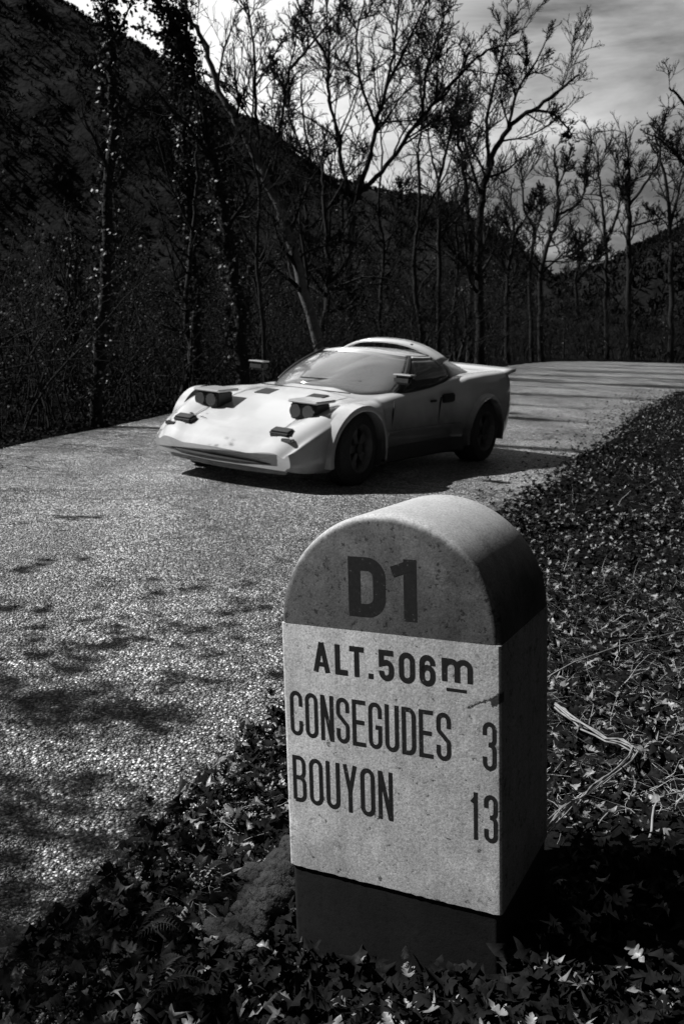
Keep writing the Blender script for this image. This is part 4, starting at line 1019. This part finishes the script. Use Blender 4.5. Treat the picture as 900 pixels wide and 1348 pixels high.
# ------------------------------------------------------------------ leaf litter, grass, gravel on the verge
M_leaf = per_object_leaf('dead_leaf', [(0.25, 0.07), (0.6, 0.24), (0.8, 0.55)], 0.45, 0.5, 0.22, 25)
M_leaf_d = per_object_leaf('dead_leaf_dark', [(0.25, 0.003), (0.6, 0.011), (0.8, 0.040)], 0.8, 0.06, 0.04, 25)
M_straw = simple('dry_grass', 0.05, 0.55, 8, 0.55, 0, 0, 0.5)
M_stalk = simple('dry_stalk_bark', 0.08, 0.28, 30, 0.7, 0.5, 0.002, 0.4)
M_chip = simple('stone_chip', 0.04, 0.30, 31, 0.45, 0, 0, 0.6)
M_moss = simple('moss', 0.006, 0.04, 60, 0.9, 0.9, 0.01, 0.3)
def oak_leaf(seed, lobes=4, star=False):
    rg = np.random.default_rng(seed); O = []; jag = rg.uniform(.75, 1.3, 40)
    if star:      # maple-like star of five points
        for k in range(5):
            a = math.radians(-128 + 64 * k); L = (.62, .85, 1.0, .85, .62)[k]
            O.append((.25 * math.cos(math.radians(-160 + 64 * k)) + .25, .25 * math.sin(math.radians(-160 + 64 * k))))
            O.append((.30 + L * .34 * math.cos(a - .22), L * .34 * math.sin(a - .22) * 1.2)); O.append((.30 + L * .70 * math.cos(a), L * .60 * math.sin(a))); O.append((.30 + L * .34 * math.cos(a + .22), L * .34 * math.sin(a + .22) * 1.2))
        V = [(x, y) for x, y in O]; ctr = (.30, 0)
        P = [ctr] + V; F = [(0, i, i + 1) for i in range(1, len(V))] + [(0, len(V), 1)]
    else:
        half = [(0, .012)]
        for k in range(lobes):
            x = .10 + .80 * (k + .0) / lobes; w = .27 * math.sin(math.pi * (.18 + .72 * (k + .6) / lobes)) * rg.uniform(.65, 1.3)
            half += [(x, w * .42), (x + .09, w), (x + .16, w * .92)]
        half += [(1.0, .0)]
        mid = [(p[0], 0) for p in half]
        P = [(p[0], p[1]) for p in half] + [(p[0], 0) for p in half] + [(p[0], -p[1]) for p in half]
        n = len(half); F = []
        for i in range(n - 1):
            F += [(i, i + 1, n + i + 1), (i, n + i + 1, n + i), (n + i, n + i + 1, 2 * n + i + 1), (n + i, 2 * n + i + 1, 2 * n + i)]
    P = np.array(P, float); cu, cv, tw = rg.uniform(-1.4, 1.4), rg.uniform(.5, 3.0), rg.uniform(-1.2, 1.2)
    z = cv * P[:, 1] ** 2 * 1.6 + cu * (P[:, 0] - .5) ** 2 + tw * P[:, 1] * (P[:, 0] - .5) + .03 * np.sin(P[:, 0] * 14 + rg.uniform(0, 6)) * np.sign(P[:, 1])
    V = np.column_stack([P[:, 0] - .5, P[:, 1], z]); F = np.array(F)
    ar = np.linalg.norm(np.cross(V[F[:, 1]] - V[F[:, 0]], V[F[:, 2]] - V[F[:, 0]]), axis=1); F = F[ar > 1e-7]
    return V, F
KINDS = [oak_leaf(k, 4) for k in range(6)] + [oak_leaf(20 + k, 0, True) for k in range(2)] + [oak_leaf(30 + k, 3) for k in range(3)]
def rotmats(rg, n, tilt):
    a = rg.uniform(0, 2 * np.pi, n); t = np.abs(rg.normal(0, tilt, n)); b = rg.uniform(0, 2 * np.pi, n); flip = rg.random(n) < .5
    ca_, sa_ = np.cos(a), np.sin(a); Z = np.zeros(n); O1 = np.ones(n)
    Rz = np.stack([np.stack([ca_, -sa_, Z], 1), np.stack([sa_, ca_, Z], 1), np.stack([Z, Z, O1], 1)], 1)
    ax = np.stack([np.cos(b), np.sin(b), Z], 1); t = t + np.pi * flip
    Kx = np.zeros((n, 3, 3)); Kx[:, 0, 2] = ax[:, 1]; Kx[:, 1, 2] = -ax[:, 0]; Kx[:, 2, 0] = -ax[:, 1]; Kx[:, 2, 1] = ax[:, 0]
    Rt = np.eye(3)[None] + np.sin(t)[:, None, None] * Kx + (1 - np.cos(t))[:, None, None] * (Kx @ Kx)
    return Rt @ Rz
def in_stone(x, y, pad=.01):
    dx, dy = x - mile.matrix_world.translation.x, y - mile.matrix_world.translation.y
    u = dx * ca + dy * sa; v = -dx * sa + dy * ca
    return (np.abs(u) < SW / 2 + pad) & (np.abs(v) < SD / 2 + pad)
def verge_points(rg, n, yr, spread, edge0, powr=1.6, ypow=1.6):
    """random points on the verge: arc along the right edge, offset to the right (slightly onto the road)"""
    Ra = np.array(RIGHT, float)
    y = yr[0] + (yr[1] - yr[0]) * rg.uniform(0, 1, n) ** ypow
    xe = np.interp(y, Ra[:, 1], Ra[:, 0]); off = edge0 + (spread) * rg.uniform(0, 1, n) ** powr
    x = xe + off
    ok = ~in_stone(x, y, .015)
    x, y = x[ok], y[ok]
    return x, y
def roadz(x, y):
    e = np.interp(y, [p[1] for p in RIGHT], [p[0] for p in RIGHT])
    return np.where(x < e, .006 + .012 * np.clip((e - x) / 1.0, 0, 1), ground_h(x, y))
def instance(kinds, x, y, z, size, R, rg):
    which = rg.integers(0, len(kinds), len(x)); out = []
    for k, (V, F) in enumerate(kinds):
        i = np.where(which == k)[0]
        if not len(i): continue
        P = np.einsum('nij,vj->nvi', R[i], V) * size[i][:, None, None]
        P[..., 2] -= np.minimum(P[..., 2].min(axis=1), 0)[:, None] * .75
        P += np.stack([x[i], y[i], z[i]], 1)[:, None, :]
        m_ = len(V); FF = (F[None] + (np.arange(len(i)) * m_)[:, None, None]).reshape(-1, 3)
        out.append((P.reshape(-1, 3), FF))
    return join(out)
# 300 nearest leaves, each its own object on the ground
rg = np.random.default_rng(41)
lm = []
for k, (V, F) in enumerate(KINDS):
    me = bpy.data.meshes.new('leaf'); me.from_pydata([tuple(v) for v in V], [], [tuple(int(q) for q in f) for f in F]); me.update(); me.materials.append(M_leaf); lm.append(me)
lmd = []
for me in lm:
    c = me.copy(); c.materials[0] = M_leaf_d; lmd.append(c)
cnt = 0
while cnt < 296:
    y = float(rg.uniform(1.12, 2.9)); e = float(np.interp(y, [p[1] for p in RIGHT], [p[0] for p in RIGHT]))
    o_ = -.16 + abs(rg.normal(0, .30)) if rg.random() < .62 else rg.uniform(.3, 1.6)
    x = e + o_
    if in_stone(np.array(x), np.array(y), .03): continue
    # stay inside what the camera sees
    if abs(x) > .42 * y + .12: continue
    q = rotmats(rg, 1, .42)[0]
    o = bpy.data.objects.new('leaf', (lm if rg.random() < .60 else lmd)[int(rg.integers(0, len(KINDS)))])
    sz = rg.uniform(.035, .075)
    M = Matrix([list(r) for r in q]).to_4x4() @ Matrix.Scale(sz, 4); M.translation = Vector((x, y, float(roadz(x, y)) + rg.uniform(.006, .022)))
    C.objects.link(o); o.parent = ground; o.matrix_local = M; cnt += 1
# the rest of the litter
def litter(name, n, yr, spread, edge0, size, tilt, mat, label, seed, powr=1.3, ypow=1.6, lift=.012):
    rg = np.random.default_rng(seed); x, y = verge_points(rg, n, yr, spread, edge0, powr, ypow)
    keep = np.abs(x) < .46 * y + .5; x, y = x[keep], y[keep]
    z = roadz(x, y) + rg.uniform(0, lift, len(x)); s = rg.uniform(size[0], size[1], len(x))
    V, F = instance(KINDS, x, y, z, s, rotmats(rg, len(x), tilt), rg)
    o = mesh_np(name, V, [F], mat); tag(o, label, 'leaf litter', kind='stuff')
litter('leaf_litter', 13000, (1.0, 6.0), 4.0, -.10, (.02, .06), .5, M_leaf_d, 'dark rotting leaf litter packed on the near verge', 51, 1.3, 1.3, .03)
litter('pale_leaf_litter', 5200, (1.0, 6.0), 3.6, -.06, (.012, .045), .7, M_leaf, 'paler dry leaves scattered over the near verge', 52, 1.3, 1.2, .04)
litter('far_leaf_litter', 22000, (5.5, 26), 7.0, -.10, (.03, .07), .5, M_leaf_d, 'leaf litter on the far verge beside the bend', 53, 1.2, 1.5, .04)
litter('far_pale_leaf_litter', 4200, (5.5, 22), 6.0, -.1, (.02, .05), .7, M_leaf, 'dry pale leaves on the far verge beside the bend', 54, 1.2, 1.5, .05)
# litter on the wood floor beyond the outer edge
rg = np.random.default_rng(58); n = 14000
s = 17 + 30 * rg.uniform(0, 1, n) ** 1.2; off = .05 + 4.5 * rg.uniform(0, 1, n) ** 1.3
La = np.array([left_at(a) for a in s]); Lb = np.array([left_normal(a) for a in s]); P = La + Lb * off[:, None]
V, F = instance(KINDS, P[:, 0], P[:, 1], ground_h(P[:, 0], P[:, 1]) + rg.uniform(0, .03, n), rg.uniform(.04, .10, n), rotmats(rg, n, .5), rg)
o = mesh_np('wood_floor_litter', V, [F], M_leaf_d); tag(o, 'dark leaf litter on the wood floor beyond the outer edge of the road', 'leaf litter', kind='stuff')
# drift of leaves heaped against the foot of the milestone
rg = np.random.default_rng(59); n = 900
u = rg.uniform(-SW / 2 - .12, SW / 2 + .22, n); w_ = rg.uniform(-SD / 2 - .16, SD / 2 + .1, n); k = (np.abs(u) > SW / 2 + .01) | (w_ < -SD / 2 - .012); u, w_ = u[k], w_[k]; n = len(u)
tx_, ty_ = mile.matrix_world.translation.x, mile.matrix_world.translation.y
x = tx_ + u * ca - w_ * sa; y = ty_ + u * sa + w_ * ca
dd = np.maximum(np.abs(u) - SW / 2, 0) + np.maximum(-w_ - SD / 2, 0)
V, F = instance(KINDS, x, y, roadz(x, y) + rg.uniform(0, 1, n) * .055 * np.exp(-dd * 14), rg.uniform(.03, .065, n), rotmats(rg, n, .7), rg)
o = mesh_np('drifted_leaves', V, [F], M_leaf_d); tag(o, 'dark leaves heaped against the foot of the milestone', 'leaf litter', kind='stuff')
# leaves blown out onto the asphalt
rg = np.random.default_rng(56)
y = rg.uniform(2.0, 26, 1500); e = np.interp(y, [p[1] for p in RIGHT], [p[0] for p in RIGHT]); x = e + .05 - np.abs(rg.normal(0, .10 + .022 * y, 1500)) 
V, F = instance(KINDS, x, y, roadz(x, y) + .004, rg.uniform(.025, .055, 1500), rotmats(rg, 1500, .35), rg)
o = mesh_np('blown_leaves', V, [F], M_leaf_d); tag(o, 'stray dark leaves blown onto the edge of the asphalt', 'leaf litter', kind='stuff')

def blades(n, x, y, z, L, w, rg, lean, segs=3, head=None):
    a = rg.uniform(0, 2 * np.pi, n) if head is None else head + rg.normal(0, .9, n)
    d = np.stack([np.cos(a), np.sin(a), np.tan(np.clip(lean, -1.3, 1.45))], 1); d /= np.linalg.norm(d, axis=1, keepdims=True)
    side = np.stack([-np.sin(a), np.cos(a), np.zeros(n)], 1); pos = np.stack([x, y, z], 1); out = []
    for k in range(segs + 1):
        ww = (w * (1 - .8 * k / segs))[:, None]
        out += [pos - side * ww, pos + side * ww]
        pos = pos + d * (L / segs)[:, None]; d = d + rg.normal(0, .30, d.shape); d[:, 2] -= .26 * rg.uniform(.2, 1.4, n); d /= np.linalg.norm(d, axis=1, keepdims=True)
        pos[:, 2] = np.maximum(pos[:, 2], z + .004)
    V = np.stack(out, 1).reshape(-1, 3); i = np.arange(n)[:, None] * (2 * segs + 2); k = np.arange(segs)[None] * 2
    F = np.stack([i + k, i + k + 1, i + k + 3, i + k + 2], -1).reshape(-1, 4)
    return V, F
rg = np.random.default_rng(61)
def grass(name, n, yr, spread, e0, L, w, lean, label, powr=1.0, ypow=1.5):
    x, y = verge_points(rg, n, yr, spread, e0, powr, ypow); k = np.abs(x) < .46 * y + .5; x, y = x[k], y[k]; m_ = len(x)
    V, F = blades(m_, x, y, roadz(x, y) + .005, rg.uniform(L[0], L[1], m_), rg.uniform(w[0], w[1], m_), rg, rg.normal(lean, .35, m_))
    o = mesh_np(name, V, [F], M_straw); tag(o, label, 'dry grass', kind='stuff')
grass('dry_grass', 6500, (1.8, 4.6), 2.6, .42, (.04, .16), (.0004, .0012), .12, 'dry bent grass and stems lying over the verge right of the milestone', 1.0, 1.2)
grass('far_dry_grass', 2500, (5, 20), 6, .3, (.07, .2), (.0012, .003), .3, 'dry grass on the far part of the verge', 1.0, 1.4)
grass('edge_straw', 700, (1.5, 3.2), .8, -.12, (.03, .13), (.0005, .0012), .05, 'thin straws among the leaves along the road edge', 1.0, 1.0)

MOSS_X, MOSS_Y = -.105, 1.63
FERNS = [(-.30, 1.34, .6, .10, 'small fern frond at the bottom edge of the verge, nearest the camera'), (-.36, 1.50, .3, .09, 'small fern sprig left of the mossy clump by the asphalt edge'), (-.27, 1.66, 1.0, .08, 'little fern between the mossy clump and the asphalt')]
# loose chippings on the near road
rg = np.random.default_rng(71)
oc = np.array([(1, 0, 0), (-.8, .2, 0), (0, 1, .1), (.1, -.9, 0), (0, .1, .75), (0, 0, -.5)], float); of = np.array([(0, 2, 4), (2, 1, 4), (1, 3, 4), (3, 0, 4), (2, 0, 5), (1, 2, 5), (3, 1, 5), (0, 3, 5)])
n = 46000
y = 1.15 + 5.2 * rg.uniform(0, 1, n) ** 1.25; e = np.interp(y, [p[1] for p in RIGHT], [p[0] for p in RIGHT])
x = e + .10 - rg.uniform(0, 1, n) * (e + .10 + (.42 * y + .15)); kk = (x > -(.42 * y + .15)); x, y = x[kk], y[kk]; n = len(x)
V, F = instance([(oc, of), (oc * (1, .7, 1.2), of)], x, y, roadz(x, y) - .0015, rg.uniform(.0016, .0046, n) * (1 + .10 * (y - 1.2)), rotmats(rg, n, .5), rg)
o = mesh_np('gravel', V, [F], M_chip); tag(o, 'loose pale chippings sprinkled over the near asphalt', 'gravel', kind='stuff')

# named sticks and stalks
def stick(name, pts, r, label, cat, mat=None, strands=1, group=None):
    pts = [(a, b, c + float(ground_h(a, b))) for a, b, c in pts]
    root_p = Vector(pts[0]); rg2 = np.random.default_rng(len(pts) * 7 + int(abs(pts[0][0]) * 100)); vs = []
    for s in range(strands):
        j = rg2.normal(0, r * (.55 if strands > 1 else 0), 3); P = smooth_path([np.array(p) for p in pts], 4) - np.array(root_p) + j
        P[1:] += rg2.normal(0, r * .5, P[1:].shape)
        rad = (r if strands == 1 else r * .5) * np.linspace(1, .45, len(P)); vs.append(tube_np(P[None], rad[None], 6))
    V, F = join(vs); o = mesh_np(name, V, [F], mat or M_stalk, None, True); o.location = root_p; tag(o, label, cat, group)
    return o

stick('dry_stalk', [(.64, 2.46, .06), (.69, 2.22, .05), (.75, 2.09, .05), (.60, 1.92, .03), (.53, 1.85, .02)], .006, 'sharply bent bundle of dry stalks on the grass right of the milestone', 'stalk', strands=5)
stick('dry_stalk', [(.19, 1.40, .015), (.31, 1.545, .045), (.39, 1.63, .07), (.52, 1.82, .05)], .006, 'sheaf of dry straw slanting up across the lower right corner of the milestone', 'stalk', strands=8)
stick('twig', [(.55, 1.74, .02), (.63, 1.83, .03), (.67, 1.80, .02)], .0022, 'thin pale angled twig with a kink on the dark litter right of the milestone', 'twig')
stick('twig', [(-.23, 1.72, .02), (-.17, 1.75, .03), (-.09, 1.77, .035)], .0024, 'pale twig ending at the lower left edge of the milestone', 'twig')
stick('twig', [(.65, 2.82, .02), (.90, 3.0, .05), (1.34, 3.31, .03)], .003, 'long thin stem lying across the grass towards the right frame edge', 'twig')
stick('twig', [(.66, 1.70, .02), (.72, 1.82, .045), (.84, 1.86, .05)], .003, 'curved thin stem arching low near the lower right frame edge', 'twig')
stick('twig', [(-.48, 1.59, .01), (-.38, 1.595, .016), (-.30, 1.59, .015)], .0014, 'hair-thin straight straw among leaves at the lower left', 'twig')


# moss-grown clump leaning against the left foot of the milestone
rg = np.random.default_rng(81)
bm = bmesh.new()
mc = Vector((MOSS_X, MOSS_Y, 0))
for k in range(150):
    t = rg.uniform(0, 1); u = rg.normal(0, .42)
    px_ = -.10 + .17 * t + .045 * u; py_ = -.14 + .30 * t - .05 * u
    hz = .015 + .085 * (t ** 1.2) * math.exp(-u * u * 1.2)
    r_ = rg.uniform(.010, .024)
    res = bmesh.ops.create_icosphere(bm, subdivisions=2, radius=r_)
    ph = rg.uniform(0, 6, 3)
    for v in res['verts']:
        c0 = v.co.copy(); w_ = 1 + .22 * math.sin(c0.x * 1500 + ph[0]) * math.sin(c0.y * 390 + ph[1]) + .15 * math.sin(c0.z * 600 + ph[2])
        v.co = Vector((c0.x * w_ * 1.25, c0.y * w_ * 1.1, c0.z * w_ * .8)) + Vector((px_, py_, hz))
me = bpy.data.meshes.new('cushion'); bm.to_mesh(me); bm.free(); me.materials.append(M_moss); me.polygons.foreach_set('use_smooth', [True] * len(me.polygons))
mossr = empty('moss_clump', mc); tag(mossr, 'lumpy mossy clump against the lower left foot of the milestone', 'moss')
co = np.array([v.co for v in me.vertices]); nr_ = np.array([v.normal for v in me.vertices])
link(bpy.data.objects.new('cushion', me), mossr)
i = rg.integers(0, len(co), 9000); P0 = co[i]; d = nr_[i] + rg.normal(0, .5, (9000, 3)) + [0, 0, .35]; d /= np.linalg.norm(d, axis=1, keepdims=True)
s = rg.normal(size=(9000, 3)); s /= np.linalg.norm(s, axis=1, keepdims=True); L = rg.uniform(.004, .011, 9000)[:, None]
V = np.stack([P0 - s * .0006, P0 + s * .0006, P0 + d * L], 1).reshape(-1, 3); k = np.arange(9000) * 3
fr = mesh_np('fronds', V, [np.stack([k, k + 1, k + 2], 1)], M_moss, mossr); tag(fr, kind='stuff')

# small ferns at the bottom of the verge
M_fern = per_object_leaf('fern_green', [(0.3, 0.02), (0.7, 0.06)], 0.5, 0.3, 0.2, 20)
def fern(x, y, ang, L, label):
    root = empty('fern', (x, y, float(roadz(x, y)) + .02), ang); tag(root, label, 'fern')
    for fr_ in range(2):
        a0 = fr_ * .8 - .3; V, F = [], []
        for k in range(17):
            t = k / 16; px_ = L * t; pz = .05 * math.sin(math.pi * min(t * .8 + .1, 1)); w = L * .22 * math.sin(math.pi * (.12 + .86 * t)) + .002
            for sg in (-1, 1):
                o = len(V); V += [(px_ - .003, 0, pz), (px_ + .25 * w, sg * w * .5, pz + .004), (px_ + .55 * w, sg * w, pz - .004), (px_ + .006, 0, pz + .001)]
                V[o + 1] = (V[o + 1][0] + .006, V[o + 1][1], V[o + 1][2]); F += [(o, o + 1, o + 3), (o + 1, o + 2, o + 3)] if sg > 0 else [(o, o + 3, o + 1), (o + 1, o + 3, o + 2)]
        c, s = math.cos(a0), math.sin(a0); V = [(vx * c - vy * s, vx * s + vy * c, vz) for vx, vy, vz in V]
        mesh_py('frond', V, F, M_fern, root)
for (x, y, a, L, lb) in FERNS: fern(x, y, a, L, lb)
